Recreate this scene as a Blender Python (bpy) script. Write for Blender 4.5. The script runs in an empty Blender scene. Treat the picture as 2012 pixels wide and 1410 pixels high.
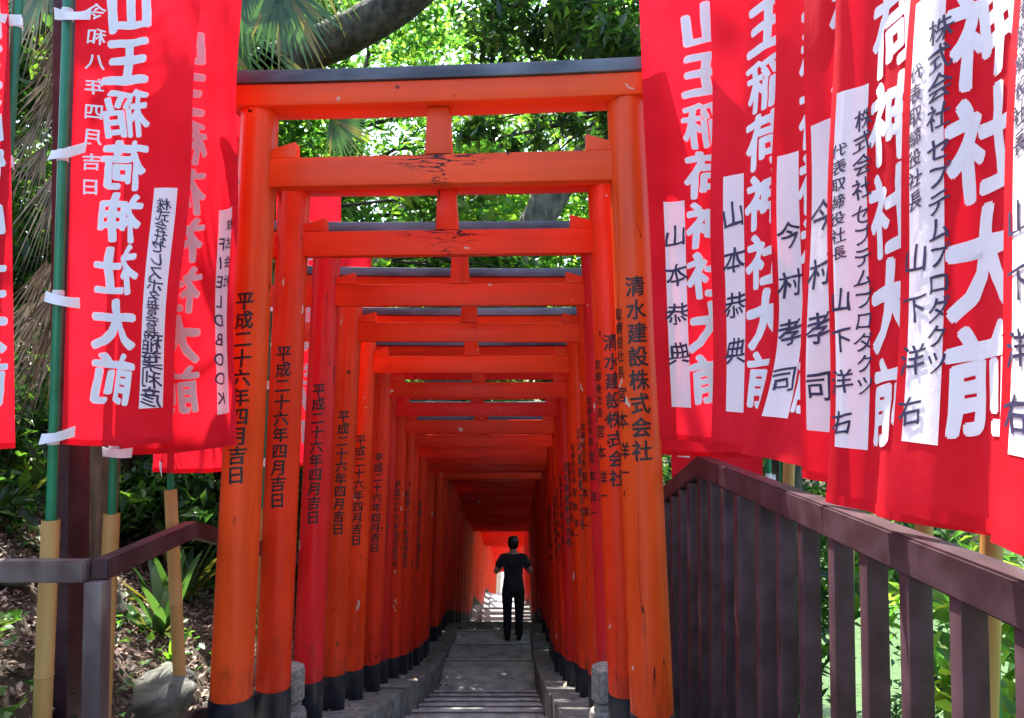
import bpy, bmesh, math, random
import numpy as np
from mathutils import Vector, Matrix, noise
random.seed(7)
R = math.radians
scene = bpy.context.scene
C = scene.collection
# ------------------------------------------------------------------ camera
F, CX, CY, EYE = 1450.0, 1006.0, 705.0, 1.6
TH = math.atan(55 / F)
cam = bpy.data.cameras.new('camera')
cam.sensor_width = 36.0
cam.lens = F / 2012 * 36
cam.clip_start = 0.05
cam.clip_end = 500
co = bpy.data.objects.new('camera', cam)
co.location = (0, 0, EYE)
co.rotation_euler = (math.pi / 2 + TH, 0, 0)
C.objects.link(co)
scene.camera = co
# ------------------------------------------------------------------ sky, sun, exposure
SUN = Vector((-0.17, 0.42, 0.89)).normalized()          # towards the sun
elev = math.asin(SUN.z)
azim = math.atan2(SUN.x, SUN.y)
w = bpy.data.worlds.new("World")
scene.world = w
w.use_nodes = True
nt = w.node_tree
bg = nt.nodes['Background']
sky = nt.nodes.new('ShaderNodeTexSky')
sky.sky_type = 'NISHITA'
sky.sun_disc = False
sky.sun_elevation = elev
sky.sun_rotation = azim
sky.air_density = 1.0
sky.dust_density = 2.5
nt.links.new(sky.outputs[0], bg.inputs[0])
bg.inputs[1].default_value = 0.15
sl = bpy.data.lights.new('sun', 'SUN')
sl.energy = 4.0
sl.angle = R(0.5)
sl.color = (1.0, 0.95, 0.87)
so = bpy.data.objects.new('sun', sl)
so.rotation_euler = SUN.to_track_quat('Z', 'Y').to_euler()
so.location = (0, 0, 20)
C.objects.link(so)
vs = scene.view_settings
vs.view_transform = 'Standard'
vs.look = 'None'
vs.exposure = 2.28
vs.gamma = 1.0
cy = scene.cycles
cy.max_bounces = 10
cy.diffuse_bounces = 6
cy.glossy_bounces = 3
cy.transmission_bounces = 6
cy.transparent_max_bounces = 8
cy.sample_clamp_indirect = 8
cy.use_denoising = True


def px(x, y, Y):
    """world point at depth Y along the ray through photo pixel x, y (used while measuring the place)"""
    u, v = (x - CX) / F, (CY - y) / F
    c, s = math.cos(TH), math.sin(TH)
    d = Vector((u, c - v * s, s + v * c))
    return Vector((0, 0, EYE)) + d * (Y / d.y)


# ------------------------------------------------------------------ materials
def newmat(name):
    m = bpy.data.materials.new(name)
    m.use_nodes = True
    n = m.node_tree
    return m, n, n.nodes['Principled BSDF'], n.nodes['Material Output']


def N(n, typ, **kw):
    nd = n.nodes.new('ShaderNode' + typ)
    for k, v in kw.items():
        if k.startswith('i_'):
            nd.inputs[int(k[2:])].default_value = v
        else:
            setattr(nd, k, v)
    return nd


def noise_fac(n, scale, detail=4, stretch=(1, 1, 1), coord='Object', rough=0.55, rnd=False):
    tc = N(n, 'TexCoord')
    mp = N(n, 'Mapping')
    mp.inputs['Scale'].default_value = stretch
    n.links.new(tc.outputs[coord], mp.inputs['Vector'])
    if rnd:
        oi = N(n, 'ObjectInfo')
        mm = N(n, 'Math', operation='MULTIPLY')
        mm.inputs[1].default_value = 37.0
        n.links.new(oi.outputs['Random'], mm.inputs[0])
        cb = N(n, 'CombineXYZ')
        for k in range(3):
            n.links.new(mm.outputs[0], cb.inputs[k])
        n.links.new(cb.outputs[0], mp.inputs['Location'])
    t = N(n, 'TexNoise')
    t.inputs['Scale'].default_value = scale
    t.inputs['Detail'].default_value = detail
    t.inputs['Roughness'].default_value = rough
    n.links.new(mp.outputs[0], t.inputs['Vector'])
    return t.outputs['Fac']


def ramp(n, fac, stops):
    r = N(n, 'ValToRGB')
    el = r.color_ramp.elements
    while len(el) < len(stops):
        el.new(0.5)
    for e, (p, c) in zip(el, stops):
        e.position = p
        e.color = (*c, 1) if len(c) == 3 else c
    n.links.new(fac, r.inputs[0])
    return r.outputs[0]


def mixc(n, fac, a, b, blend='MIX'):
    m = N(n, 'Mix', data_type='RGBA', blend_type=blend)
    for sock, v in ((m.inputs[0], fac), (m.inputs[6], a), (m.inputs[7], b)):
        if hasattr(v, 'is_linked'):
            n.links.new(v, sock)
        else:
            sock.default_value = v if isinstance(v, float) else (*v, 1)
    return m.outputs[2]


def bump(n, bsdf, fac, strength=0.2, dist=0.01):
    b = N(n, 'Bump')
    b.inputs['Strength'].default_value = strength
    b.inputs['Distance'].default_value = dist
    n.links.new(fac, b.inputs['Height'])
    n.links.new(b.outputs[0], bsdf.inputs['Normal'])


def mat_simple(name, c1, c2, scale=8, rough=0.6, bs=0.15, stretch=(1, 1, 1), metallic=0.0, bd=0.01, rnd=False, lo=.35, hi=.65):
    m, n, b, o = newmat(name)
    f = noise_fac(n, scale, 6, stretch, rnd=rnd)
    n.links.new(ramp(n, f, [(lo, c1), (hi, c2)]), b.inputs['Base Color'])
    b.inputs['Roughness'].default_value = rough
    b.inputs['Metallic'].default_value = metallic
    if bs:
        bump(n, b, f, bs, bd)
    return m


def mat_vermilion(name, stretch, crack=False, chips=True):
    m, n, b, o = newmat(name)
    oi = N(n, 'ObjectInfo')
    f = noise_fac(n, 14, 5, stretch, rnd=True)
    big = noise_fac(n, 2.2, 3, (1, 1, 1), rnd=True)
    v1 = ramp(n, f, [(0.3, (0.82, 0.72, 0.66)), (0.58, (1.0, 1.0, 1.0))])
    v2 = ramp(n, big, [(0.3, (0.84, 0.78, 0.75)), (0.7, (1.06, 1.06, 1.1))])
    col = mixc(n, 1.0, oi.outputs['Color'], v1, 'MULTIPLY')
    col = mixc(n, 1.0, col, v2, 'MULTIPLY')
    if chips:
        ch = noise_fac(n, 9, 3, tuple(0.5 + 0.5 * s for s in stretch), rough=0.6, rnd=True)
        k = ramp(n, ch, [(0.70, (0, 0, 0)), (0.715, (1, 1, 1))])
        bw = N(n, 'RGBToBW')
        n.links.new(k, bw.inputs[0])
        col = mixc(n, bw.outputs[0], col, (0.55, 0.42, 0.34))
        dk = noise_fac(n, 11, 2, (1, 1, 1), rnd=True)
        k2 = ramp(n, dk, [(0.24, (1, 1, 1)), (0.265, (0, 0, 0))])
        bw2 = N(n, 'RGBToBW')
        n.links.new(k2, bw2.inputs[0])
        col = mixc(n, bw2.outputs[0], col, (0.12, 0.01, 0.006))
    if not crack and stretch[2] < 0.5:
        cn = noise_fac(n, 5, 2, (2.2, 2.2, 0.10), rnd=True)
        ms = noise_fac(n, 2.3, 2, (1, 1, 0.6), rnd=True)
        d1 = N(n, 'Math', operation='SUBTRACT')
        d1.inputs[1].default_value = 0.5
        n.links.new(cn, d1.inputs[0])
        d2 = N(n, 'Math', operation='ABSOLUTE')
        n.links.new(d1.outputs[0], d2.inputs[0])
        d3 = N(n, 'MapRange')
        d3.inputs[1].default_value, d3.inputs[2].default_value = 0.50, 0.62
        d3.inputs[3].default_value, d3.inputs[4].default_value = 0.0, 0.0035
        n.links.new(ms, d3.inputs[0])
        d4 = N(n, 'Math', operation='LESS_THAN')
        n.links.new(d2.outputs[0], d4.inputs[0])
        n.links.new(d3.outputs[0], d4.inputs[1])
        col = mixc(n, d4.outputs[0], col, (0.10, 0.008, 0.004))
        # splashed dirt just above the black foot, and a few dark runs
        tz = N(n, 'TexCoord')
        sz = N(n, 'SeparateXYZ')
        n.links.new(tz.outputs['Object'], sz.inputs[0])
        mz = N(n, 'MapRange')
        mz.inputs[1].default_value, mz.inputs[2].default_value = 0.22, 0.75
        mz.inputs[3].default_value, mz.inputs[4].default_value = 0.30, -0.02
        n.links.new(sz.outputs[2], mz.inputs[0])
        dn = noise_fac(n, 22, 5, (1, 1, 0.35), rnd=True)
        ad = N(n, 'Math', operation='ADD')
        n.links.new(dn, ad.inputs[0])
        n.links.new(mz.outputs[0], ad.inputs[1])
        kd = ramp(n, ad.outputs[0], [(0.72, (0, 0, 0)), (0.92, (0.45, 0.45, 0.45))])
        bwd = N(n, 'RGBToBW')
        n.links.new(kd, bwd.inputs[0])
        col = mixc(n, bwd.outputs[0], col, (0.10, 0.02, 0.010))
    if crack:
        cn = noise_fac(n, 6.0, 4, (0.9, 3, 7.5), rough=0.6, rnd=True)
        tc = N(n, 'TexCoord')
        sp = N(n, 'SeparateXYZ')
        n.links.new(tc.outputs['Object'], sp.inputs[0])
        ab = N(n, 'Math', operation='ABSOLUTE')
        n.links.new(sp.outputs[0], ab.inputs[0])
        g = N(n, 'MapRange')
        g.inputs[1].default_value = 0.02
        g.inputs[2].default_value = 0.34
        g.inputs[3].default_value = 0.085
        g.inputs[4].default_value = -0.03
        n.links.new(ab.outputs[0], g.inputs[0])
        d = N(n, 'Math', operation='SUBTRACT')
        d.inputs[1].default_value = 0.5
        n.links.new(cn, d.inputs[0])
        a2 = N(n, 'Math', operation='ABSOLUTE')
        n.links.new(d.outputs[0], a2.inputs[0])
        lt = N(n, 'Math', operation='LESS_THAN')
        n.links.new(a2.outputs[0], lt.inputs[0])
        # only the upper half of the beam has split
        zr = N(n, 'MapRange')
        zr.inputs[1].default_value = 2.43
        zr.inputs[2].default_value = 2.49
        zr.inputs[3].default_value = -0.06
        zr.inputs[4].default_value = 0.0
        n.links.new(sp.outputs[2], zr.inputs[0])
        sm = N(n, 'Math', operation='ADD')
        n.links.new(g.outputs[0], sm.inputs[0])
        n.links.new(zr.outputs[0], sm.inputs[1])
        hf = N(n, 'Math', operation='MULTIPLY')
        hf.inputs[1].default_value = 0.55
        al = N(n, 'Math', operation='MULTIPLY')
        n.links.new(sm.outputs[0], al.inputs[0])
        n.links.new(oi.outputs['Alpha'], al.inputs[1])
        n.links.new(al.outputs[0], hf.inputs[0])
        n.links.new(hf.outputs[0], lt.inputs[1])
        col = mixc(n, lt.outputs[0], col, (0.05, 0.004, 0.003))
    n.links.new(col, b.inputs['Base Color'])
    b.inputs['Specular IOR Level'].default_value = 0.28
    rr = ramp(n, big, [(0.3, (0.28, 0.28, 0.28)), (0.7, (0.45, 0.45, 0.45))])
    n.links.new(rr, b.inputs['Roughness'])
    bump(n, b, f, 0.12, 0.004)
    return m


def mat_cloth(name, c1, c2, transl=0.5):
    m, n, b, o = newmat(name)
    f = noise_fac(n, 5, 3, (1, 1, 1), rnd=True)
    col = ramp(n, f, [(0.3, c1), (0.7, c2)])
    b.inputs['Roughness'].default_value = 0.75
    b.inputs['Specular IOR Level'].default_value = 0.2
    n.links.new(col, b.inputs['Base Color'])
    t = N(n, 'BsdfTranslucent')
    n.links.new(col, t.inputs[0])
    mx = N(n, 'MixShader')
    mx.inputs[0].default_value = transl
    n.links.new(b.outputs[0], mx.inputs[1])
    n.links.new(t.outputs[0], mx.inputs[2])
    n.links.new(mx.outputs[0], o.inputs[0])
    fine = noise_fac(n, 16, 5, (1, 1, 0.6), rough=0.62)
    bump(n, b, fine, 0.35, 0.006)
    return m


def mat_leaf(name, cols, transl=0.45, rough=0.4, tint=(1.5, 1.6, 0.7)):
    m, n, b, o = newmat(name)
    g = N(n, 'NewGeometry')
    k = len(cols)
    col = ramp(n, g.outputs['Random Per Island'], [((i + 0.5) / k, c) for i, c in enumerate(cols)])
    n.links.new(col, b.inputs['Base Color'])
    b.inputs['Roughness'].default_value = rough
    t = N(n, 'BsdfTranslucent')
    tc = mixc(n, 1.0, col, tint, 'MULTIPLY')
    n.links.new(tc, t.inputs[0])
    mx = N(n, 'MixShader')
    mx.inputs[0].default_value = transl
    n.links.new(b.outputs[0], mx.inputs[1])
    n.links.new(t.outputs[0], mx.inputs[2])
    n.links.new(mx.outputs[0], o.inputs[0])
    return m


M = {}
M['post'] = mat_vermilion('vermilion_post', (1, 1, 0.06))
M['beam'] = mat_vermilion('vermilion_beam', (0.06, 1, 1))
M['tie'] = mat_vermilion('vermilion_tie_beam', (0.06, 1, 1), crack=True)
M['black'] = mat_simple('black_paint', (0.006, 0.007, 0.012), (0.018, 0.02, 0.03), 20, 0.35, 0.1)
M['cap'] = mat_simple('weathered_black_cap', (0.022, 0.026, 0.038), (0.13, 0.15, 0.18), 6, 0.42, 0.15, (0.4, 1, 1), rnd=True)
M['ink'] = mat_simple('black_ink', (0.010, 0.007, 0.009), (0.022, 0.016, 0.02), 30, 0.5, 0)
n = M['ink'].node_tree
fw = noise_fac(n, 34, 4, (1, 1, .5), rnd=True)
kw_ = ramp(n, fw, [(0.60, (1, 1, 1)), (0.68, (0.25, 0.25, 0.25))])
bw_ = N(n, 'RGBToBW')
n.links.new(kw_, bw_.inputs[0])
n.links.new(bw_.outputs[0], n.nodes['Principled BSDF'].inputs['Alpha'])
M['brush'] = mat_simple('brush_ink', (0.012, 0.012, 0.045), (0.03, 0.028, 0.09), 18, 0.6, 0)
M['red'] = mat_cloth('red_cloth', (0.68, 0.010, 0.024), (0.80, 0.016, 0.036), 0.5)
M['white'] = mat_cloth('white_print', (0.84, 0.85, 0.90), (0.90, 0.90, 0.93), 0.25)
M['green'] = mat_simple('green_plastic_pole', (0.004, 0.15, 0.07), (0.008, 0.21, 0.10), 5, 0.28, 0)
M['bamboo'] = mat_simple('dry_bamboo', (0.38, 0.205, 0.06), (0.55, 0.34, 0.115), 10, 0.38, 0.1, (1, 1, 0.08), rnd=True)
M['rail'] = mat_simple('maroon_steel_paint', (0.036, 0.017, 0.021), (0.075, 0.040, 0.048), 9, 0.42, 0.08)
M['rail'].node_tree.nodes['Principled BSDF'].inputs['Specular IOR Level'].default_value = 0.3
M['scuff_sheen'] = mat_simple('scuffed_sheen_paint', (0.075, 0.052, 0.052), (0.24, 0.205, 0.19), 7, 0.42, 0.1, (1, 1, .4), lo=.42, hi=.8)  # real scuffs, plus a paler tone standing in for sky gloss
M['stone'] = mat_simple('step_concrete', (0.19, 0.20, 0.205), (0.40, 0.41, 0.41), 5, 0.85, 0.35, rnd=False)
def per_piece(m, lo=0.75, hi=1.15):
    n = m.node_tree
    b_ = n.nodes['Principled BSDF']
    src = b_.inputs['Base Color'].links[0].from_socket
    g_ = N(n, 'NewGeometry')
    mr = N(n, 'MapRange')
    mr.inputs[3].default_value, mr.inputs[4].default_value = lo, hi
    n.links.new(g_.outputs['Random Per Island'], mr.inputs[0])
    cb_ = N(n, 'CombineXYZ')
    for k in range(3):
        n.links.new(mr.outputs[0], cb_.inputs[k])
    n.links.new(mixc(n, 1.0, src, cb_.outputs[0], 'MULTIPLY'), b_.inputs['Base Color'])


per_piece(M['stone'], 0.5, 1.25)
M['edge'] = mat_simple('worn_step_edge', (0.26, 0.265, 0.265), (0.5, 0.5, 0.49), 9, 0.85, 0.4)
per_piece(M['edge'], 0.75, 1.15)
M['joint'] = mat_simple('dirty_step_joint', (0.03, 0.03, 0.028), (0.08, 0.078, 0.07), 12, 0.95, 0.2)
M['kerb'] = mat_simple('kerb_concrete', (0.07, 0.07, 0.065), (0.21, 0.21, 0.195), 13, 0.9, 0.6)
per_piece(M['kerb'], .85, 1.1)
M['granite'] = mat_simple('granite', (0.12, 0.11, 0.095), (0.29, 0.27, 0.24), 60, 0.65, 0.15)
M['rock'] = mat_simple('mossy_rock', (0.04, 0.05, 0.032), (0.16, 0.16, 0.145), 6, 0.9, 0.8, bd=0.04)
M['soil'] = mat_simple('forest_soil', (0.028, 0.022, 0.015), (0.085, 0.062, 0.043), 6, 0.95, 0.6, bd=0.04)
M['bark'] = mat_simple('tree_bark', (0.018, 0.016, 0.011), (0.085, 0.082, 0.055), 11, 0.95, 1.0, (1, 1, 0.5), bd=0.05)
n = M['soil'].node_tree
b_ = n.nodes['Principled BSDF']
src = b_.inputs['Base Color'].links[0].from_socket
gm = N(n, 'NewGeometry')
sx = N(n, 'SeparateXYZ')
n.links.new(gm.outputs['Position'], sx.inputs[0])
mr = N(n, 'MapRange')
mr.inputs[1].default_value, mr.inputs[2].default_value = 1.1, 1.8
n.links.new(sx.outputs[0], mr.inputs[0])
gr = ramp(n, noise_fac(n, 3.5, 6), [(0.35, (0.022, 0.048, 0.012)), (0.65, (0.06, 0.12, 0.025))])
n.links.new(mixc(n, mr.outputs[0], src, gr), b_.inputs['Base Color'])
M['bark_grey'] = mat_simple('grey_bark', (0.06, 0.055, 0.045), (0.20, 0.185, 0.16), 9, 0.9, 0.8, (1, 1, 0.3), bd=0.03)
M['palmbark'] = mat_simple('palm_fibre', (0.05, 0.032, 0.018), (0.16, 0.11, 0.06), 12, 0.9, 0.7, (2, 2, 0.3), bd=0.02)
M['skin'] = mat_simple('skin', (0.42, 0.22, 0.14), (0.50, 0.27, 0.18), 10, 0.5, 0)
M['shirt'] = mat_simple('black_shirt', (0.012, 0.012, 0.014), (0.03, 0.03, 0.034), 9, 0.85, 0.8, (1, 1, .6), bd=0.03)
M['print'] = mat_simple('grey_print', (0.05, 0.05, 0.06), (0.09, 0.09, 0.10), 20, 0.8, 0)
M['trousers'] = mat_simple('dark_trousers', (0.008, 0.008, 0.010), (0.016, 0.016, 0.02), 15, 0.9, 0.2)
M['hair'] = mat_simple('dark_hair', (0.006, 0.004, 0.003), (0.02, 0.012, 0.009), 30, 0.35, 0.3, (3, 3, 0.4))
M['leaf_dark'] = mat_leaf('evergreen_leaves', [(0.018, 0.05, 0.018), (0.03, 0.085, 0.025), (0.05, 0.12, 0.035), (0.10, 0.19, 0.03)], 0.45, 0.28, (2.0, 2.1, 0.9))
M['leaf_mid'] = mat_leaf('broad_leaves', [(0.03, 0.09, 0.02), (0.05, 0.14, 0.03), (0.08, 0.19, 0.04), (0.14, 0.24, 0.04)], 0.5, 0.4)
M['leaf_light'] = mat_leaf('maple_leaves', [(0.06, 0.17, 0.035), (0.09, 0.23, 0.05), (0.13, 0.28, 0.05), (0.22, 0.32, 0.05)], 0.65, 0.55, (1.8, 1.9, 1.0))
M['frond'] = mat_leaf('palm_frond', [(0.03, 0.08, 0.025), (0.05, 0.12, 0.035), (0.07, 0.15, 0.05), (0.16, 0.15, 0.04)], 0.35, 0.3)
M['dead'] = mat_leaf('dead_frond', [(0.09, 0.065, 0.04), (0.16, 0.115, 0.07), (0.24, 0.19, 0.13), (0.30, 0.25, 0.18)], 0.2, 0.7, (1, 1, 1))
M['litter'] = mat_leaf('dry_leaves', [(0.05, 0.03, 0.02), (0.12, 0.07, 0.045), (0.22, 0.14, 0.10), (0.36, 0.27, 0.21)], 0.1, 0.7, (1, 1, 1))
M['blade'] = mat_leaf('bright_blades', [(0.12, 0.30, 0.03), (0.18, 0.38, 0.04)], 0.5, 0.4)


# ------------------------------------------------------------------ mesh helpers
class MB:
    def __init__(self):
        self.v, self.f = [], []

    def add(self, vs, fs):
        o = len(self.v)
        self.v += [tuple(p) for p in vs]
        self.f += [tuple(i + o for i in f) for f in fs]
        return self

    def bm(self, b, mat=None):
        b.verts.ensure_lookup_table()
        b.verts.index_update()
        self.add([(mat @ v.co) if mat else v.co for v in b.verts], [[v.index for v in f.verts] for f in b.faces])
        b.free()
        return self

    def box(self, c, s, bev=0.0, mat=None):
        b = bmesh.new()
        bmesh.ops.create_cube(b, size=1)
        for v in b.verts:
            v.co = Vector((v.co.x * s[0] + c[0], v.co.y * s[1] + c[1], v.co.z * s[2] + c[2]))
        if bev:
            bmesh.ops.bevel(b, geom=b.edges[:], offset=bev, segments=2, affect='EDGES', profile=0.6)
        return self.bm(b, mat)

    def prism(self, pts, y0, y1, axis='y', bev=0.0):
        """a 2-D outline (x, z) pushed from y0 to y1 (axis y), or outline (y, z) from x0 to x1 (axis x)"""
        b = bmesh.new()
        def P(a, z, t):
            return (a, t, z) if axis == 'y' else (t, a, z)
        A = [b.verts.new(P(a, z, y0)) for a, z in pts]
        B = [b.verts.new(P(a, z, y1)) for a, z in pts]
        n = len(pts)
        b.faces.new(A)
        b.faces.new(B[::-1])
        for i in range(n):
            b.faces.new((A[i], B[i], B[(i + 1) % n], A[(i + 1) % n]))
        bmesh.ops.recalc_face_normals(b, faces=b.faces[:])
        if bev:
            bmesh.ops.bevel(b, geom=b.edges[:], offset=bev, segments=2, affect='EDGES', profile=0.6)
        return self.bm(b)

    def tube(self, pts, rad, n=10, cap=True, jitter=0.0):
        pts = [Vector(p) for p in pts]
        if not hasattr(rad, '__len__'):
            rad = [rad] * len(pts)
        vs, fs = [], []
        up = None
        for i, p in enumerate(pts):
            d = (pts[min(i + 1, len(pts) - 1)] - pts[max(i - 1, 0)]).normalized()
            if up is None:
                a = Vector((1, 0, 0)) if abs(d.x) < 0.8 else Vector((0, 1, 0))
                up = d.cross(a).normalized()
            up = (up - d * up.dot(d)).normalized()
            sd = d.cross(up)
            for k in range(n):
                a = 2 * math.pi * k / n
                r = rad[i] * (1 + jitter * random.uniform(-1, 1))
                vs.append(p + up * math.cos(a) * r + sd * math.sin(a) * r)
        for i in range(len(pts) - 1):
            for k in range(n):
                a, b = i * n + k, i * n + (k + 1) % n
                fs.append((a, b, b + n, a + n))
        if cap:
            fs.append(tuple(range(n))[::-1])
            fs.append(tuple((len(pts) - 1) * n + k for k in range(n)))
        return self.add(vs, fs)

    def mesh(self, name, smooth=True, sharp=35):
        me = bpy.data.meshes.new(name)
        me.from_pydata(self.v, [], self.f)
        me.update()
        if smooth and len(me.polygons):
            me.polygons.foreach_set('use_smooth', [True] * len(me.polygons))
            me.set_sharp_from_angle(angle=R(sharp))
        return me

    def build(self, name, mat, parent=None, smooth=True, sharp=35):
        return link(name, self.mesh(name, smooth, sharp), mat, parent)


def link(name, me, mat, parent=None, color=None):
    if mat is not None and not me.materials:
        me.materials.append(mat)
    o = bpy.data.objects.new(name, me)
    C.objects.link(o)
    if parent is not None:
        o.parent = parent
    if color is not None:
        o.color = (*color, 1)
    return o


def np_mesh(name, V, T):
    """triangles from numpy arrays"""
    me = bpy.data.meshes.new(name)
    me.vertices.add(len(V))
    me.vertices.foreach_set('co', np.ascontiguousarray(V, dtype=np.float32).ravel())
    me.loops.add(len(T) * 3)
    me.loops.foreach_set('vertex_index', np.ascontiguousarray(T, dtype=np.int32).ravel())
    me.polygons.add(len(T))
    me.polygons.foreach_set('loop_start', np.arange(0, len(T) * 3, 3, dtype=np.int32))
    me.update(calc_edges=True)
    me.validate()
    return me


def tag(o, label=None, cat=None, group=None, kind=None):
    for k, v in (('label', label), ('category', cat), ('group', group), ('kind', kind)):
        if v:
            o[k] = v
    return o


def empty(name, loc=(0, 0, 0), label=None, cat=None, group=None):
    o = bpy.data.objects.new(name, None)
    o.location = loc
    o.empty_display_size = 0.2
    C.objects.link(o)
    return tag(o, label, cat, group)


def place(parent, children, loc):
    """give a thing its base point: move the Empty there and its world-built parts back"""
    parent.location = loc
    for c in children:
        c.location = c.location - Vector(loc)


def interp(pts, x):
    if x <= pts[0][0]:
        return pts[0][1]
    for (a, b), (c, d) in zip(pts, pts[1:]):
        if x <= c:
            return b + (d - b) * (x - a) / (c - a)
    return pts[-1][1]


# ------------------------------------------------------------------ the setting: steps, kerbs, ground
AX = -0.30                                    # the axis of the stairs
KERB = [(1.5, 0.50), (3.09, 0.06), (8.5, -1.62), (10.4, -2.05), (12.9, -2.45), (19.65, -4.6), (21.5, -4.65), (28.0, -6.8), (31.0, -6.9), (51.7, -13.75), (75.0, -14.0)]
treads = [(-8.0, 2.6, 0.0)]
yy, zz = 2.6, 0.0
for i in range(13):
    zz -= 0.14
    treads.append((yy, yy + 0.45, zz))
    yy += 0.45
for y1, z1 in ((9.9, -2.0), (10.95, -2.15), (12.0, -2.3), (12.9, -2.45)):
    treads.append((yy, y1, z1))
    yy, zz = y1, z1
for i in range(15):
    zz -= 0.15
    treads.append((yy, yy + 0.45, zz))
    yy += 0.45
treads.append((yy, 21.5, zz - 0.05))
yy, zz = 21.5, zz - 0.05
for i in range(14):
    zz -= 0.152
    treads.append((yy, yy + 0.465, zz))
    yy += 0.465
treads.append((yy, 31.0, zz - 0.1))
yy, zz = 31.0, zz - 0.1
for i in range(44):
    zz -= 0.155
    treads.append((yy, yy + 0.47, zz))
    yy += 0.47
treads.append((yy, 75.0, zz - .1))


def stair_z(y):
    for a, b, z in treads:
        if y < b:
            return z
    return treads[-1][2]


def hill(y):
    return interp([(0, 0.0), (2.8, 0.0), (8.4, -1.75), (12.9, -2.45), (19.7, -4.7), (21.5, -4.75), (28, -6.9), (31, -7.0), (51.7, -13.9), (90, -14.2)], y)


def ground_z(x, y):
    base = hill(y)
    d = x - AX
    w1 = max(0.0, min(1.0, (abs(d) - 1.0) / 0.5))
    w1 = w1 * w1 * (3 - 2 * w1)
    n = 0.10 * noise.noise(Vector((x * 0.9, y * 0.9, 1.3))) + 0.05 * noise.noise(Vector((x * 2.7, y * 2.7, 5.3)))
    if d < 0:
        e = max(0.0, -d - 1.15)
        q = min(1.0, e / 0.7)
        z = base - 0.02 + 0.55 * q * q * (3 - 2 * q) + 0.16 * min(e, 1.2) + 0.6 * max(0, min(e - 0.9, 7.0))
    else:
        e = max(0.0, d - 1.25)
        z = base - 0.15 - 0.55 * min(e, 5.0) - 0.08 * min(max(e - 5.0, 0), 20)
    return (base - 0.45) * (1 - w1) + (z + n) * w1


def axis(a, b, fine, lo, hi):
    s = [a]
    while s[-1] < b:
        x = s[-1]
        d = fine if lo <= x < hi else min(6.0, fine + 0.25 * min(abs(x - lo), abs(x - hi)))
        s.append(x + max(d, fine))
    return s


xs, ys = axis(-70, 70, 0.16, -7.5, 5.5), axis(-60, 90, 0.16, 0.0, 24.0)
V = [(x, y, ground_z(x, y)) for y in ys for x in xs]
nx = len(xs)
Fc = [(j * nx + i, j * nx + i + 1, (j + 1) * nx + i + 1, (j + 1) * nx + i) for j in range(len(ys) - 1) for i in range(nx - 1)]
g = MB()
g.add(V, Fc)
tag(g.build('ground', M['soil'], sharp=180), kind='structure')

b = MB()
random.seed(3)
for a, c, z in treads:
    b.box((AX + random.uniform(-.008, .008), (a + c) / 2 + 0.01, z - 0.35), (1.17, c - a + 0.03, 0.70), 0.014)
tag(b.build('stairs', M['stone']), kind='structure')
b, b2 = MB(), MB()
for a, c, z in treads[:40]:
    b.box((AX, c - 0.012, z - 0.024), (1.166, 0.055, 0.060), 0.008)
    b2.box((AX, c - 0.052, z - 0.02), (1.160, 0.022, 0.0444), 0.0)
tag(b.build('step_edges', M['edge']), kind='structure')
tag(b2.build('step_joints', M['joint']), kind='structure')
for sgn in (-1, 1):
    b = MB()
    y = 0.6
    while y < 52:
        L = random.uniform(1.5, 2.4)
        o_ = random.uniform(-.02, .02)
        top = lambda t: max(interp(KERB, t), min(stair_z(t - .2), stair_z(t + .2)) + 0.04)
        ys_ = [y + 0.006, y + L / 2, y + L - 0.006]
        pts = [(ys_[0], top(ys_[0]) - 1.0)] + [(t, top(t) + o_) for t in ys_] + [(ys_[2], top(ys_[2]) - 1.0)]
        x0, x1 = AX + sgn * (0.583 + random.uniform(0, .01)), AX + sgn * 1.21
        b.prism(pts, min(x0, x1), max(x0, x1), axis='x', bev=0.012)
        y += L
    tag(b.build('kerb', M['kerb']), kind='structure')

# ------------------------------------------------------------------ torii gates
PR = 0.083
HALF0, HALF1 = 0.885, 0.785                     # half distance between posts at the foot and at the top
Z_TOP = 2.722


def post_x(z):
    return HALF0 + (HALF1 - HALF0) * z / Z_TOP


def post_mesh(sgn):
    b = MB()
    zs = [0.235] + [0.3 + (Z_TOP - 0.3) * i / 8 for i in range(9)]
    b.tube([(sgn * post_x(z), 0, z) for z in zs], [PR + 0.004 - 0.008 * z / Z_TOP for z in zs], 28)
    return b.mesh('pillar')


def sleeve_mesh(sgn):
    b = MB()
    zs = [-0.12, 0.0, 0.22, 0.24]
    b.tube([(sgn * post_x(z), 0, z) for z in zs], [PR + 0.008, PR + 0.008, PR + 0.008, PR + 0.006], 28)
    return b.mesh('pillar_base')


def beam_curve(x):
    return 0.018 * (abs(x) / 1.2) ** 3


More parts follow.
